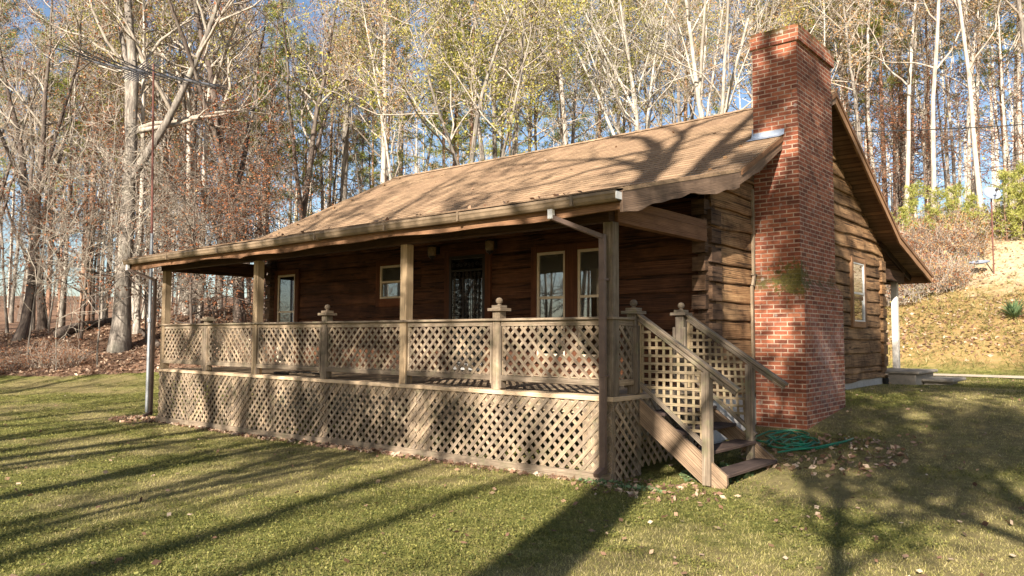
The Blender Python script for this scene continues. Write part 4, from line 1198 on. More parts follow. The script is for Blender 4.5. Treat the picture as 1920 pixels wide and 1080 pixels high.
proto("beech_a", make_tree(10, 9, .065, .12, 26, .34, "b", 3000, .08, .04, subs=4, twigs=3, up=.0, angle=(1.1, 1.5), flat=.6), M["bark_dark"], M["leaf_brown"], M["bark_dark"])
proto("beech_b", make_tree(11, 7, .045, .10, 22, .36, "b", 2300, .08, .05, subs=4, twigs=3, up=.0, angle=(1.1, 1.5), flat=.6), M["bark_dark"], M["leaf_brown"], M["bark_dark"])
proto("pine_a", make_pine(20, 24, .20, .40, 80, 2.8, .26, 16, 10), M["bark_pine"], M["needle"])
proto("pine_b", make_pine(21, 21, .15, .35, 66, 2.3, .26, 16, 9), M["bark_pine"], M["needle"])
proto("sap_a", make_pine(22, 4.2, .045, .10, 34, 1.25, .19, 13, 7, True, .03), M["bark_pine"], M["needle_young"])
proto("sap_b", make_pine(23, 3.2, .035, .06, 30, 1.0, .17, 13, 7, True, .03), M["bark_pine"], M["needle_young"])
proto("stem_a", make_tree(30, 8, .03, .25, 16, .22, None, 0, .1, .05, subs=4, twigs=5, tr=.008), M["bark_grey"], M["leaf_brown"])
proto("stem_b", make_tree(31, 6, .022, .2, 14, .26, "b", 260, .09, .07, subs=4, twigs=5, tr=.008), M["bark_pale"], M["leaf_brown"])

def forked_oak():
    rng = np.random.default_rng(5)
    def pa(pts, r0, r1):
        P_ = np.array([(x, 0.0, z) for x, z in pts], float); P_[:, 0] -= 6.2
        # smooth resample
        t = np.linspace(0, len(P_) - 1, (len(P_) - 1) * 3 + 1); Q = np.stack([np.interp(t, range(len(P_)), P_[:, i]) for i in range(3)], 1)
        Q[1:-1] = (Q[:-2] + Q[1:-1] * 2 + Q[2:]) / 4; Q[:, 1] += np.cumsum(rng.normal(size=len(Q)) * .03); Q[1:] += rng.normal(size=(len(Q) - 1, 3)) * .02
        return Q, np.linspace(r0 * (1.0 if r0 > .3 else 1.35), r1 * 1.4, len(Q))
    stems = [pa([(6.2, -.4), (6.21, .2), (6.25, 3), (6.25, 7.3), (6.22, 9.5), (6.1, 11), (6.0, 12.2), (5.95, 13.4)], .34, .22),
             pa([(5.95, 13.2), (5.95, 14.4), (5.90, 15.0), (5.75, 16.5), (5.48, 17.2), (5.08, 18), (4.5, 18.4), (3.7, 19.2)], .19, .03),
             pa([(6.08, 11.8), (6.42, 13.2), (6.71, 14.3), (6.85, 15.1), (7.0, 16.2), (7.28, 17.3), (7.44, 18.2), (7.6, 20.5)], .17, .04)]
    stems[0][1][0] = .55
    limbs = [pa([(5.95, 14.0), (6.06, 14.9), (6.05, 15.9), (6.08, 16.8), (6.03, 17.7), (6.5, 18.1), (7.0, 18.2), (7.9, 19.3)], .12, .02),
             pa([(6.04, 17.2), (5.78, 18), (5.4, 18.5), (4.9, 19.6)], .06, .015),
             pa([(5.9, 14.9), (5.56, 15.4), (5.24, 15.8), (4.66, 16.4), (4.05, 16.6), (3.15, 16.96), (1.65, 17.4), (.25, 17.4)], .075, .02),
             pa([(5.75, 16.4), (4.84, 16.33), (4.32, 16.35), (3.6, 16.3), (2.66, 16.2), (1.93, 15.96), (1.2, 15.8)], .055, .018),
             pa([(5.93, 14.6), (5.41, 15.7), (4.66, 15.8), (3.98, 15.3), (3.31, 15.15), (2.33, 15.2), (1.46, 15.4)], .06, .018),
             pa([(5.93, 14.9), (5.71, 15.1), (5.15, 15.2), (4.96, 14.6)], .035, .012),
             pa([(6.85, 15.0), (7.3, 15.8), (7.63, 16.3), (7.78, 16.6), (7.82, 16.9), (7.78, 17.2), (7.73, 17.5), (7.5, 19)], .13, .05),
             pa([(7.60, 16.2), (7.77, 16.4), (7.98, 16.5), (8.21, 16.75), (8.29, 17.05), (8.44, 17.2), (8.8, 17.6), (9.5, 18.6)], .16, .07),
             pa([(7.81, 16.86), (7.99, 16.96), (8.17, 17.06), (8.3, 17.1), (8.6, 17.9)], .08, .03),
             pa([(6.71, 14.3), (7.14, 14.7), (7.61, 14.7), (8.2, 15.3)], .05, .015),
             pa([(6.2, 10.0), (5.2, 11.2), (4.4, 12.6), (3.2, 13.4), (2.0, 13.9)], .07, .02), pa([(6.25, 9.0), (7.2, 10.2), (7.9, 11.9), (8.9, 12.6)], .07, .02)]
    tw, tr_ = [], []
    for A, B in limbs + stems[1:]:
        for q in range(7):
            j = rng.integers(2, len(A) - 1); dd = A[j] - A[j - 1]; dd /= np.linalg.norm(dd)
            A2, B2 = branch(rng, A[j], perp(rng, dd, rng.uniform(.5, 1.0)), rng.uniform(.7, 2.0), B[j] * .45 + .004, .006, 5, .2, .03); tw.append(A2); tr_.append(B2)
            for w in range(3):
                A3, B3 = branch(rng, A2[2 + w], perp(rng, dd, 1.0), rng.uniform(.4, .9), .009, .004, 3, .25, .03); tw.append(A3); tr_.append(B3)
    trunk = tube_np([s[0] for s in stems], [s[1] for s in stems], 11)
    v, f, _ = tube_np([l[0] for l in limbs], [l[1] for l in limbs], 7); v2, f2, _ = tube_np(tw, tr_, 4)
    tips = np.concatenate([t[1:] for t in tw]); pk = tips[rng.integers(len(tips), size=500)] + rng.normal(size=(500, 3)) * .08
    q, fq, tn = quads(pk, np.full(500, .11), .7, rng)
    V = np.concatenate([v, v2, q]); F = np.concatenate([f, f2 + len(v), fq + len(v) + len(v2)]); nb = len(f) + len(f2)
    return trunk, (V, F, np.concatenate([np.zeros(nb), tn]), (np.arange(len(F)) >= nb).astype(int))
proto("forked_a", forked_oak(), M["bark_grey"], M["leaf_brown"])
proto("low_a", make_tree(61, 15.5, .16, .55, 30, .20, "o", 11000, .13, .03, subs=5, twigs=3, angle=(.7, 1.3)), M["bark_grey"], M["leaf_olive"])  # unseen tree, crown shaped to shade stairs, gable front and skirt
proto("sparse_a", make_tree(1, 23, .36, .36, 20, .36, "b", 700, .16, .035, fork=3, subs=4, twigs=2, tr=.014), M["bark_grey"], M["leaf_brown"])  # unseen trees, twigs thinned so sunlit patches stay crisp
proto("sparse_b", make_tree(43, 22, .22, .40, 18, .28, "b", 900, .16, .035, fork=1, subs=4, twigs=2, tr=.014), M["bark_grey"], M["leaf_brown"])
KIND = {"forked": "oak_tree", "low": "leafy_tree", "sparse": "hardwood_tree", "oak": "oak_tree", "pole": "hardwood_tree", "syc": "sycamore_tree", "green": "leafy_tree", "beech": "beech_tree", "pine": "pine_tree", "sap": "young_pine", "stem": "sapling_tree"}
def put_tree(key, x, y, s=1.0, rz=None, lab=None, cat="tree", group=None, tilt=(0, 0), sz=None):
    r = random.Random(int(x * 100) * 7 + int(y * 100))
    e = bpy.data.objects.new(KIND[key.split("_")[0]], None); COL.objects.link(e); e.empty_display_size = .3
    e.location = (x, y, float(gz(x, y)) - .05)
    e.rotation_euler = (tilt[0], tilt[1], r.uniform(0, 6.28) if rz is None else rz)
    e.scale = (s, s, sz or s)
    for nm, me in zip(("trunk", "crown"), PROTO[key]):
        c = bpy.data.objects.new(nm, me); COL.objects.link(c); c.parent = e
    return tag(e, lab, cat, group)

CAMX, CAMY = 4.805, -7.452
def W(az, dist):
    """a bearing from the lawn in degrees left of the cabin's depth axis, metres away"""
    a = radians(az); return (CAMX - dist * sin(a), CAMY + dist * cos(a))
# hero trees that stand out from the rest: (kind, bearing, distance, scale, turn, tilt, label)
HERO = [
 ("oak_a", 67.3, 33.5, 1.00, .4, (0, 0), "massive grey oak with a mossy flared foot, just left of the antenna mast"),
 ("oak_b", 72.9, 37.0, .85, 2.0, (-.05, .34), "dark trunk leaning hard to the right at the left edge of the lawn"),
 ("oak_b", 59.8, 34.0, 1.02, 1.0, (0, 0), "dark grey oak whose straight trunk shows through the left end of the porch"),
 ("oak_a", 62.6, 44.0, .80, 3.0, (0, 0), "grey oak seen between the mast and the first porch post"),
 ("pole_a", 52.8, 40.0, 1.25, 0.5, (0, 0), "tall straight pale trunk rising behind the left slope of the cabin roof"),
 ("oak_b", 56.0, 38.0, .85, 4.2, (0, .06), "forked dark tree rising where the porch roof meets the main roof"),
 ("green_a", 44.5, 30.0, 1.0, 2.2, (0, 0), "crooked tree with yellow green leaves above the middle of the roof"),
 ("green_b", 41.5, 36.0, 1.05, 3.2, (0, 0), "taller yellow green tree right of the crooked one above the roof"),
 ("syc_a", 30.5, 33.0, 1.0, 1.1, (0, 0), "white barked sycamore standing alone left of the chimney"),
 ("syc_b", 31.8, 36.0, 1.05, 4.0, (0, -.07), "thin white sycamore leaning left beside the larger one above the roof"),
 ("syc_a", 24.0, 30.0, .95, 2.9, (0, 0), "spreading white sycamore directly behind the chimney top"),
 ("pole_b", 11.4, 41.0, 1.15, .2, (0, .03), "slim white trunk standing tallest right of the gable"),
 ("pole_b", 13.0, 43.0, 1.1, 2.2, (0, 0), "pinkish pale trunk between the gable and the slimmest white trunk"),
 ("pole_b", 8.7, 40.0, 1.1, 5.2, (0, .0), "slim pale trunk above the satellite dish"),
 ("pine_a", 14.2, 50.0, .8, 1.0, (0, 0), "green topped pine right of the chimney"),
 ("pine_a", 69.5, 58.0, 1.05, 1.0, (0, 0), "green topped pine beyond the leaning trunk"),
]
for k, az, d, s, rz, tilt, lab in HERO:
    x, y = W(az, d)
    o = put_tree(k, x, y, s, rz, lab, "tree", "trees of the wood around the cabin", tilt)

GROUPLAB = {
 "forked": ("x", "y"), "low": ("x", "y"),
 "sparse": ("x", "y"),
 "oak": ("broad bare oak in the wood behind the cabin, sharing its look with several others", "broad bare oaks in the wood"),
 "pole": ("tall slender bare hardwood in the crowded wood behind the cabin", "slender bare hardwoods in the wood"),
 "syc": ("white barked sycamore further back in the wood", "white barked sycamores in the wood"),
 "green": ("tree holding olive yellow leaves in the wood behind the cabin", "olive leaved trees in the wood"),
 "beech": ("low beech holding red brown leaves under the taller trees", "red brown understory beeches"),
 "pine": ("tall pine with a green crown among the bare trees", "green crowned pines in the wood"),
 "sap": ("bushy yellow green young pine on top of the bank", "young pines on the bank"),
 "stem": ("thin bare sapling at the front of the wood", "thin saplings along the wood edge"),
}
def crowd(kinds, n, az0, az1, d0, d1, seed, s0=.85, s1=1.2, mind=1.6):
    r = random.Random(seed); c = 0; tries = 0
    while c < n and tries < n * 40:
        tries += 1
        az = r.uniform(az0, az1); d = d0 + (d1 - d0) * r.random() ** .8
        x, y = W(az, d)
        if float(litter_zone(x, y)) < .8: continue
        if -13 < x < 2.5 and y < 21: continue
        if float(straw_zone(x, y)) > .3: continue
        if any((x - a) ** 2 + (y - b) ** 2 < mind ** 2 for a, b in USED): continue
        USED.append((x, y)); k = r.choice(kinds); lab, grp = GROUPLAB[k.split("_")[0]]
        put_tree(k, x, y, r.uniform(s0, s1), None, lab, "tree", grp, (r.gauss(0, .03), r.gauss(0, .03)))
        c += 1
    return c
USED = [W(h[1], h[2]) for h in HERO]
A_ = 4; B_ = 77
crowd(["pole_a", "pole_b", "pole_c", "pole_d", "pole_a", "oak_b"], 34, 48, B_, 33, 60, 1)
crowd(["pole_a", "pole_b", "pole_c", "green_b", "oak_b", "pole_d", "green_b"], 25, 22, 50, 30, 58, 2)
crowd(["pole_a", "pole_b", "pole_c", "pole_b", "pole_d", "pole_b"], 28, A_, 24, 38, 58, 3)
crowd(["pole_a", "pole_c", "pine_a", "pine_b", "pine_a", "pole_c"], 24, A_, 56, 58, 95, 4, 1.0, 1.4, 2.4)
crowd(["pole_a", "pole_c", "pine_a", "pine_b", "pole_b"], 15, 56, B_, 54, 90, 14, 1.0, 1.3, 3.0)
crowd(["pole_a", "pole_d", "pole_a", "oak_b"], 16, 64, 79, 34, 75, 21, .8, 1.1, 1.6)
crowd(["pine_a", "pine_b"], 9, 50, 77, 42, 62, 31, .85, 1.1, 2.0)
crowd(["pine_a", "pine_b"], 8, 4, 20, 44, 62, 32, .8, 1.0, 2.0)
crowd(["pine_b", "green_b"], 6, 24, 48, 40, 60, 33, .9, 1.1, 2.0)
crowd(["beech_a", "beech_b"], 9, 57, 70, 28, 44, 5, .9, 1.2, 1.0)
crowd(["beech_a", "beech_b"], 7, A_, 20, 38, 48, 6, .9, 1.2, 1.0)
crowd(["stem_a", "stem_b"], 26, 58, B_, 30, 42, 7, .7, 1.2, .7)
crowd(["stem_a", "stem_b"], 14, A_, 18, 37, 42, 8, .7, 1.2, .7)
r = random.Random(5)
for az, d in ((13.4, 37.6), (12.2, 37.9), (11.2, 37.2), (9.9, 38.2), (9.0, 38.4), (7.4, 37.9), (6.6, 38.2), (5.9, 37.4)):
    x, y = W(az, d + r.uniform(-.3, .3)); put_tree(r.choice(["sap_a", "sap_b"]), x, y, r.uniform(.55, .8), None, lab=GROUPLAB["sap"][0], cat="young pine", group=GROUPLAB["sap"][1])

# far wood: reads as one mass of stems and green behind everything
def far_wood():
    rng = np.random.default_rng(77); paths, rads = [], []; tips = []
    n = 200
    for k in range(n):
        az = radians(rng.uniform(0, 82)); d = rng.uniform(88, 150); x = CAMX - d * sin(az); y = CAMY + d * cos(az)
        z = float(gz(x, y)); H = rng.uniform(18, 28)
        P_ = np.array([(x, y, z - 1), (x + rng.normal() * .5, y, z + H * .5), (x + rng.normal(), y, z + H)]); paths.append(P_); rads.append(np.array([.22, .15, .03]))
        for b in range(16):
            u = rng.uniform(.35, 1); p = P_[1] * (1 - (u - .5) * 2) + P_[2] * (u - .5) * 2 if u > .5 else P_[0] * (1 - u * 2) + P_[1] * u * 2
            L = 4.2 * (1.3 - u) * rng.uniform(.5, 1.2) + .8; a = rng.uniform(0, 6.28)
            q = p + np.array([cos(a) * L, sin(a) * L, L * .6]); paths.append(np.array([p, (p + q) / 2 + rng.normal(size=3) * .3, q])); rads.append(np.array([.06, .04, .02]))
            tips.append(q); tips.append((p + q) / 2)
    v, f, _ = tube_np(paths, rads, 3); nb = len(f)
    tips = np.array(tips); m = 14000
    pk = tips[rng.integers(len(tips), size=m)] + rng.normal(size=(m, 3)) * .9
    q, fq, tn = quads(pk, np.full(m, .34), .5, rng)
    V = np.concatenate([v, q]); F = np.concatenate([f, fq + len(v)])
    mi = (np.arange(len(F)) >= nb).astype(int)
    sel = rng.random(m) < .45
    mi[nb:][sel] = 2
    me = raw_mesh("far_wood", V, F, [M["bark_pale"], M["leaf_olive"], M["leaf_tan"]], mi=mi, tone=np.concatenate([np.zeros(nb), tn]))
    return me
o = link("distant_woodland", far_wood()); tag(o, "hazy mass of distant bare trees beyond the near wood", "woodland", None, "stuff")

# trees standing behind the photographer: they throw the shade on the lawn and the cabin
BEHIND = [("forked_a", 6.2, -16.9, 1.0, 0, 0), ("low_a", 7.9, -17.8, 1.0, 2.0, 0), ("low_a", 10.6, -15.5, .95, 4.0, 0), ("low_a", 13.6, -18, 1.1, 0.0, 0),
          ("sparse_b", 1.0, -20, 1.0, 1.0, 0), ("sparse_b", -4.0, -21, 1.0, 1.0, .03), ("sparse_a", -11, -27, .9, 0.3, 0),
          ("sparse_a", 15.5, -13, .95, 4.0, 0), ("green_b", 17.5, -22, 1.0, 2.0, 0), ("sparse_b", -17, -24, 1.0, 2, 0),
          ("sparse_a", 9.0, -31, 1.0, 2.2, 0), ("low_a", 2.0, -18.2, .85, 3, 0), ("sparse_b", -15, -31, 1, 0, 0), ("sparse_a", 0.5, -29, 1.05, 5, 0), ("sparse_a", -3.5, -27, .95, 2, 0), ("sparse_a", 21, -18, 1, 1, 0)]
r = random.Random(41)
for q in range(26):  # more unseen trees, added for the window panes to mirror
    x, y = r.uniform(-50, -16), r.uniform(-48, -20)
    if x > -24 and y > -30: x -= 9
    BEHIND.append((r.choice(["pole_a", "pole_b", "pole_c", "pine_b", "sparse_b", "oak_b"]), x, y, r.uniform(.85, 1.15), r.uniform(0, 6), r.gauss(0, .02)))
for q in range(34):  # denser wedge of them where the porch windows reflect
    a_ = radians(r.uniform(200, 248)); L_ = r.uniform(26, 58); x, y = -4 + L_ * cos(a_), 2 + L_ * sin(a_)
    BEHIND.append((r.choice(["pole_a", "pole_b", "pole_d", "pole_c", "stem_a", "beech_a"]), x, y, r.uniform(.85, 1.15), r.uniform(0, 6), r.gauss(0, .02)))
for k, x, y, s, rz, tl in BEHIND:
    lab, grp = GROUPLAB[k.split("_")[0]]
    put_tree(k, x, y, s, rz, "unseen tree at the near side of the lawn, facing the cabin front", "tree", "trees at the near side of the lawn", (0, tl))

# brush thickets on the bank and at the wood edge
def thicket(seed, R=1.4, H=1.5, n=240, nl=4200, leafm="leaf_brown"):
    rng = np.random.default_rng(seed); paths, rads, tips = [], [], []
    for k in range(n):
        a = rng.uniform(0, 6.28); rr = R * sqrt(rng.random()); p = (rr * cos(a), rr * sin(a), -.1)
        A, B = branch(rng, p, (rng.normal() * .45, rng.normal() * .45, 1), H * rng.uniform(.4, 1.1), .010, .003, 5, .22, -.02); paths.append(A); rads.append(B); tips.append(A[1:])
        for q in range(2):
            j = rng.integers(1, 5); A2, B2 = branch(rng, A[j], (rng.normal(), rng.normal(), .4), H * .35, .006, .002, 3, .3, 0); paths.append(A2); rads.append(B2); tips.append(A2[1:])
    v, f, _ = tube_np(paths, rads, 3); nb = len(f); tp = np.concatenate(tips)
    pk = tp[rng.integers(len(tp), size=nl)] + rng.normal(size=(nl, 3)) * .05
    q, fq, tn = quads(pk, np.full(nl, .062), .7, rng)
    V = np.concatenate([v, q]); F = np.concatenate([f, fq + len(v)]); mi = (np.arange(len(F)) >= nb).astype(int)
    return raw_mesh("thicket", V, F, [M["twig"], M[leafm]], mi=mi, tone=np.concatenate([np.zeros(nb), tn]))
TH = [thicket(1, leafm="leaf_brown"), thicket(2, leafm="leaf_tan"), thicket(3, 1.2, 1.9, 180, 3600), thicket(4, 1.5, .9, 260, 700, "leaf_olive")]
def put_bush(i, x, y, s, lab, grp):
    o = bpy.data.objects.new("thicket_shrub", TH[i]); COL.objects.link(o); o.location = (x, y, float(gz(x, y)) - .05)
    o.rotation_euler = (0, 0, random.random() * 6); o.scale = (s, s, s); tag(o, lab, "shrub", grp)
r = random.Random(9)
for k in range(26):
    az = r.uniform(10.6, 17.5); d = r.uniform(34.0, 39.5) - (az - 10) * .15
    x, y = W(az, d); put_bush(r.choice([0, 1, 2, 3]), x, y, r.uniform(.8, 1.25), "tangled brown thicket on the bank to the right of the cabin", "brown thickets on the bank")
for k in range(10):
    az = r.uniform(4.5, 10.6); d = r.uniform(38.6, 41)
    x, y = W(az, d); put_bush(r.choice([0, 1, 2]), x, y, r.uniform(.8, 1.2), "brown thicket behind the straw coloured clearing", "brown thickets behind the clearing")
for k in range(4):
    az = r.uniform(66, 77); d = r.uniform(28, 34)
    x, y = W(az, d)
    if float(litter_zone(x, y)) < .7: continue
    put_bush(r.choice([3, 0]), x, y, r.uniform(.45, .85), "low brush heap at the edge of the left wood", "low brush at the wood edge")

# fallen trunks on the left slope
for (x0, y0, x1, y1, rr, lab) in ((-29.5, 4.5, -33.5, 9.0, .22, "fallen grey log lying across the leaf litter at the far left"), (-25.2, 6.6, -28.6, 7.2, .11, "thin fallen log beside the big oak")):
    mb = MB(); n = 9; pts = []
    for i in range(n):
        t = i / (n - 1); x = x0 + (x1 - x0) * t; y = y0 + (y1 - y0) * t; pts.append((x, y, float(gz(x, y)) + rr * .8 + .05 * sin(i)))
    mb.tube(pts, [rr * (1 - .4 * i / n) for i in range(n)], 9); o = mb.build("fallen_log", M["bark_dark"], smooth=True); tag(o, lab, "log")

# satellite dishes on the bank
def dish(x, y, z, D, nx, lab, pole):
    e = tag(empty("satellite_dish", (x, y, float(gz(x, y)))), lab, "satellite dish")
    nrm = Vector(nx).normalized(); q = nrm.to_track_quat("Z", "Y"); c = Vector((x, y, z))
    mb = MB(); rings = 6; n = 22
    for k in range(rings):
        for i in range(n):
            f = []
            for (kk, ii) in ((k, i), (k, i + 1), (k + 1, i + 1), (k + 1, i)):
                rr = D / 2 * kk / rings; a = 2 * pi * ii / n; f.append(c + q @ Vector((rr * cos(a), rr * sin(a) * .92, .22 * (rr / D * 2) ** 2 * D / 2)))
            mb.face(f, None)
            mb.face([p - nrm * .012 for p in f][::-1], None)
    o = mb.build("reflector", M["dish"], smooth=True); o.parent = e; o.matrix_parent_inverse = Matrix_inv(e)
    mb = MB(); f0 = c + q @ Vector((0, -D * .46, .08)); f1 = c + nrm * D * .55 + q @ Vector((0, -D * .12, 0))
    mb.tube([f0, f1], [.014, .014], 6); mb.obox(f1, (q @ Vector((1, 0, 0)), q @ Vector((0, 1, 0)), nrm), (.035, .035, .07))
    o = mb.build("feed_arm", M["antenna"]); o.parent = e; o.matrix_parent_inverse = Matrix_inv(e)
    if pole:
        mb = MB(); mb.tube([(x, y, float(gz(x, y)) - .2), (x, y, z - .15), c - nrm * .06], [.025, .025, .02], 8); o = mb.build("pole", M["rust"]); o.parent = e; o.matrix_parent_inverse = Matrix_inv(e)
x, y = W(8.15, 34.6); dish(x, y, 7.25, .66, (.65, -.75, .55), "grey satellite dish raised on a pole above the clearing", True)
x, y = W(8.9, 34.6); dish(x, y, float(gz(x, y)) + .45, .72, (.0, -.25, .9), "discarded satellite dish lying tipped over at the edge of the clearing", False)

# yucca clump
def yucca():
    rng = np.random.default_rng(3); n = 90; az = rng.uniform(0, 6.28, n); el = rng.uniform(.15, 1.4, n); L = rng.uniform(.55, .85, n); V = []; F = []
    for i in range(n):
        d = np.array([cos(az[i]) * cos(el[i]), sin(az[i]) * cos(el[i]), sin(el[i])]); w = np.array([-sin(az[i]), cos(az[i]), 0]) * .02
        b = len(V); m_ = d * L[i] * .55; t_ = d * L[i] + np.array([0, 0, -.08 * L[i]])
        V += [-w, w, m_ + w * 1.2, m_ - w * 1.2, t_ + w * .1, t_ - w * .1]; F += [(b, b + 1, b + 2, b + 3), (b + 3, b + 2, b + 4, b + 5)]
    return raw_mesh("yucca", np.array(V), np.array(F), [M["yucca"]], tone=rng.random(len(F)))
x, y = W(7.15, 30.6); o = link("yucca_plant", yucca()); o.location = (x, y, float(gz(x, y))); tag(o, "spiky green yucca at the right edge below the clearing", "plant")

# ------------------------------------------------------------------ lawn grass, leaves
def inside_house(x, y): return (x > -11.05) & (x < .03) & (y > -.02) & (y < 13.2) | (x > 0) & (x < .8) & (y > 3.9) & (y < 5.8) | (x > -.1) & (x < 1.15) & (y > 11) & (y < 13.1)
def sample(n, seed, dmin, dmax, power, az0=-3, az1=84):
    rng = np.random.default_rng(seed); az = np.radians(rng.uniform(az0, az1, n)); d = dmin + (dmax - dmin) * rng.random(n) ** power
    return rng, CAMX - d * np.sin(az), CAMY + d * np.cos(az), d
def blades(n, seed, dmin, dmax, power, cond, hgt, wid, mat, name, clover=0.0, per=5):
    rng, x, y, d = sample(n, seed, dmin, dmax, power)
    k = cond(x, y, rng); x, y, d = x[k], y[k], d[k]
    n = len(x); z = gz(x, y)
    patch = np.clip(.5 + 2.0 * (fbm(x, y, 3, .55, 5) - .5) + 1.0 * (fbm(x, y, 9, 3.5, 2) - .5), 0, 1)
    brown = rng.random(n) < np.clip((patch - .36) * 1.3, .14, .8)
    B = np.repeat(np.stack([x, y, z], 1), per, 0) + rng.normal(size=(n * per, 3)) * np.array([.03, .03, 0])
    m = n * per; dd = np.repeat(d, per); sc = 1 + .035 * np.clip(dd - 6, 0, 30)
    az = rng.uniform(0, 2 * pi, m); ln = rng.uniform(.35, 1.0, m)
    D = np.stack([np.cos(az) * ln * .9, np.sin(az) * ln * .9, np.ones(m) * rng.uniform(.12, .62, m)], 1); D /= np.linalg.norm(D, axis=1, keepdims=True)
    H = (hgt * rng.uniform(.5, 1.25, m) * np.repeat(.75 + .5 * (1 - patch), per) * sc ** .5)[:, None]
    Wd = np.stack([-np.sin(az), np.cos(az), np.zeros(m)], 1) * (wid * sc * rng.uniform(.7, 1.3, m))[:, None]
    V = np.stack([B - Wd * .6, B + Wd * .6, B + D * H + Wd * .35, B + D * H - Wd * .35], 1)
    V[:, 2:, 2] = np.maximum(V[:, 2:, 2], B[:, None, 2] + .004)
    V = V.reshape(-1, 3)
    br = np.repeat(brown, per); tn = np.where(br, rng.uniform(.62, 1.0, m), rng.uniform(0, .62, m))
    Fs = np.arange(4 * m).reshape(-1, 4)
    if clover > 0:
        c = int(m * clover * .7); idx = rng.integers(m, size=c); P_ = B[idx] + np.stack([rng.normal(size=c) * .03, rng.normal(size=c) * .03, rng.uniform(.012, .035, c)], 1)
        pk = patch[idx // per] < .6; P_ = P_[pk]; sz = .0125 * sc[idx][pk]
        q, fq, t2 = quads(P_, sz * 1.3, .9, rng, .75); V = np.concatenate([V, q]); Fs = np.concatenate([Fs, fq + 4 * m]); tn = np.concatenate([tn, t2 * .42])
    return raw_mesh(name, V, Fs, [mat], tone=tn)
lawnc = lambda x, y, rng: (litter_zone(x, y) < .45) & ~inside_house(x, y) & (straw_zone(x, y) < .3) & (np.abs(y - 17.5) > .9 + .0 * x) & (rng.random(len(x)) > .85 * np.exp(-((x - 1.75) ** 2 + (y - 1.2) ** 2) / .6))
def clump_keep(x, y, rng, k): return rng.random(len(x)) < k
o = link("lawn_grass", blades(150000, 1, 4.2, 30, 1.35, lawnc, .034, .0026, M["grass"], "lawn_grass", 1.0, 5)); tag(o, "short patchy green and tan lawn grass with clover", "grass", None, "stuff")
bankc = lambda x, y, rng: (straw_zone(x, y) > .3) & ((gz(x, y) < 3.3) | (rng.random(len(x)) < .25))
o = link("bank_grass", blades(30000, 2, 26, 44, 1.0, bankc, .19, .006, M["straw"], "bank_grass", 0, 5)); tag(o, "long straw coloured grass on the bank right of the cabin", "grass", None, "stuff")

def leaves(n, seed, dmin, dmax, power, cond, size, name, mat, lift=.02, az0=-3, az1=84):
    rng, x, y, d = sample(n, seed, dmin, dmax, power, az0, az1); k = cond(x, y, rng); x, y = x[k], y[k]
    P_ = np.stack([x, y, gz(x, y) + lift + rng.random(len(x)) * lift], 1)
    v, f, t = quads(P_, np.full(len(P_), size), .7, rng, .72)
    return raw_mesh(name, v, f, [mat], tone=t)
o = link("leaf_litter", leaves(150000, 5, 24, 60, 1.3, lambda x, y, r: (litter_zone(x, y) > r.random(len(x)) * .6 + .2) & ~inside_house(x, y) & ((straw_zone(x, y) < .3) | ((gz(x, y) < 3.2) & (r.random(len(x)) < .6) | (r.random(len(x)) < .2))), .12, "leaf_litter", M["litter"], .03))
tag(o, "brown fallen leaves covering the forest floor", "fallen leaves", None, "stuff")
o = link("scattered_leaves", leaves(2600, 6, 4.5, 26, 1.1, lambda x, y, r: lawnc(x, y, r) & (r.random(len(x)) < .25 + .5 * (x > 0) * (y > -3)), .06, "scattered_leaves", M["litter"], .02)); tag(o, "dry brown leaves scattered over the lawn", "fallen leaves", None, "stuff")
# heaps of leaves against the lattice foot, the steps and the mast
def heap(cx, cy, rx, ry, n, seed, name, lab, lift=.08, mat="litter"):
    rng = np.random.default_rng(seed); a = rng.uniform(0, 6.28, n); q = np.sqrt(rng.random(n)); x = cx + rx * q * np.cos(a); y = cy + ry * q * np.sin(a)
    P_ = np.stack([x, y, gz(x, y) + .015 + lift * (1 - q) * rng.random(n)], 1); v, f, t = quads(P_, np.full(n, .075), .7, rng, .5)
    o = link(name, raw_mesh(name, v, f, [M[mat]], tone=t)); tag(o, lab, "leaf pile", None, "stuff")
heap(-11.6, -.15, .8, .5, 420, 1, "leaf_pile", "heap of brown leaves at the foot of the left downspout")
heap(1.4, 2.7, 1.0, 1.1, 420, 2, "leaf_pile", "brown leaves around the green hose by the chimney", .05)
heap(.45, -.1, .9, .5, 200, 3, "leaf_pile", "brown leaves under the foot of the porch stairs", .03)
heap(-5.2, -.13, 5.6, .14, 1000, 4, "leaf_pile", "brown leaves caught along the skirt lattice", .03)
heap(.7, 1.1, .4, .5, 330, 8, "ground_ivy", "dark green ivy growing under the stair treads", .16, "yucca")
heap(.15, -.12, .55, .14, 150, 9, "ground_ivy", "small green weeds at the front corner of the skirt lattice", .05, "yucca")

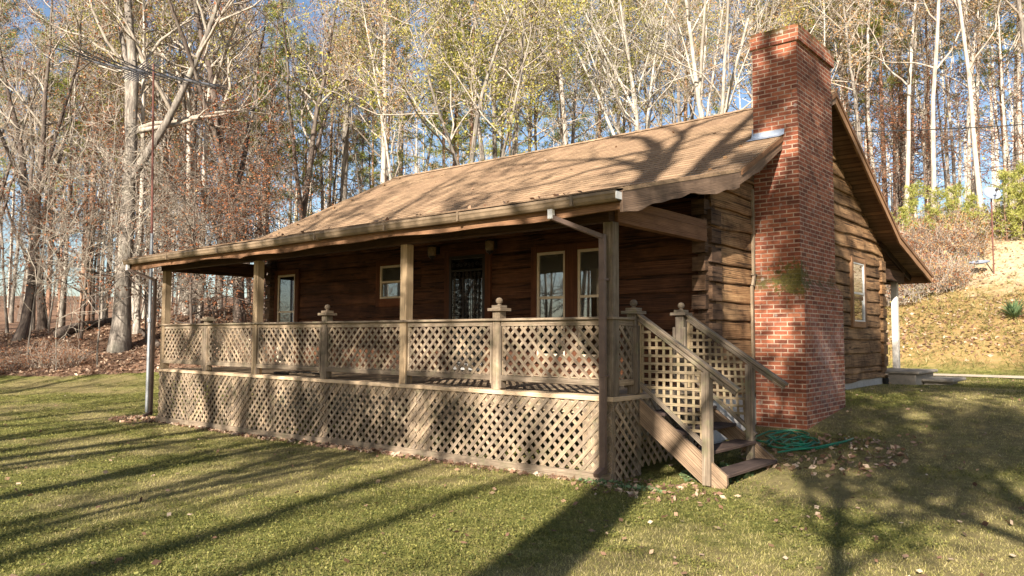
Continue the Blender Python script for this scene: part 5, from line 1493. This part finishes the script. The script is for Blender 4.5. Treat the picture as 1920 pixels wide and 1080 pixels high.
rng = np.random.default_rng(12); n = 70; x = rng.uniform(-11.2, .3, n); y = np.where(rng.random(n) < .5, rng.uniform(-.5, -.2, n), rng.uniform(-.4, 6.4, n)); x = x
P_ = np.stack([x, y, np.array([roof_z(q) for q in y]) + .03], 1); v, f, t_ = quads(P_, np.full(n, .075), .7, rng, .6)
o = link("roof_leaves", raw_mesh("roof_leaves", v, f, [M["litter"]], tone=t_)); tag(o, "dry leaves caught on the roof shingles and in the gutter", "fallen leaves", None, "stuff")
# ------------------------------------------------------------------ light, sky, camera
w = bpy.data.worlds.new("World"); scene.world = w; w.use_nodes = True
nt = w.node_tree; nt.nodes.clear()
sky = nt.nodes.new("ShaderNodeTexSky"); sky.sky_type = "NISHITA"; sky.sun_disc = False
Ld = Vector((-.36, 1.0, -.53)).normalized()          # direction the light travels
sky.sun_elevation = math.asin(-Ld.z); sky.sun_rotation = math.atan2(-Ld.x, -Ld.y)
sky.altitude = 200; sky.air_density = 1.0; sky.dust_density = 1.2; sky.ozone_density = 1.6
bg = nt.nodes.new("ShaderNodeBackground"); bg.inputs[1].default_value = .058
wo = nt.nodes.new("ShaderNodeOutputWorld"); nt.links.new(sky.outputs[0], bg.inputs[0]); nt.links.new(bg.outputs[0], wo.inputs[0])
sd = bpy.data.lights.new("sun", "SUN"); sd.energy = 5.0; sd.angle = radians(.42); sd.color = (1.0, .92, .81)
so = bpy.data.objects.new("sun", sd); COL.objects.link(so); so.rotation_euler = Ld.to_track_quat("-Z", "Y").to_euler()

cam = bpy.data.cameras.new("camera"); cam.sensor_width = 36; cam.lens = 36 * 1441.65 / 1920; cam.clip_end = 600; cam.clip_start = .1
co = bpy.data.objects.new("camera", cam); COL.objects.link(co)
yw, pt, rl = .7036, .0647, .0047
fw = Vector((-sin(yw) * cos(pt), cos(yw) * cos(pt), sin(pt))); rt = Vector((cos(yw), sin(yw), 0)); up = rt.cross(fw)
R2 = rt * cos(rl) + up * sin(rl); U2 = up * cos(rl) - rt * sin(rl)
m = Matrix((R2, U2, -fw)).transposed().to_4x4(); m.translation = Vector((4.805, -7.452, 1.642)); co.matrix_world = m
scene.camera = co
scene.view_settings.view_transform = "Standard"; scene.view_settings.look = "None"; scene.view_settings.gamma = 1
scene.view_settings.exposure = 1.62
scene.cycles.max_bounces = 5; scene.cycles.diffuse_bounces = 3; scene.cycles.transparent_max_bounces = 8
scene.cycles.use_denoising = True
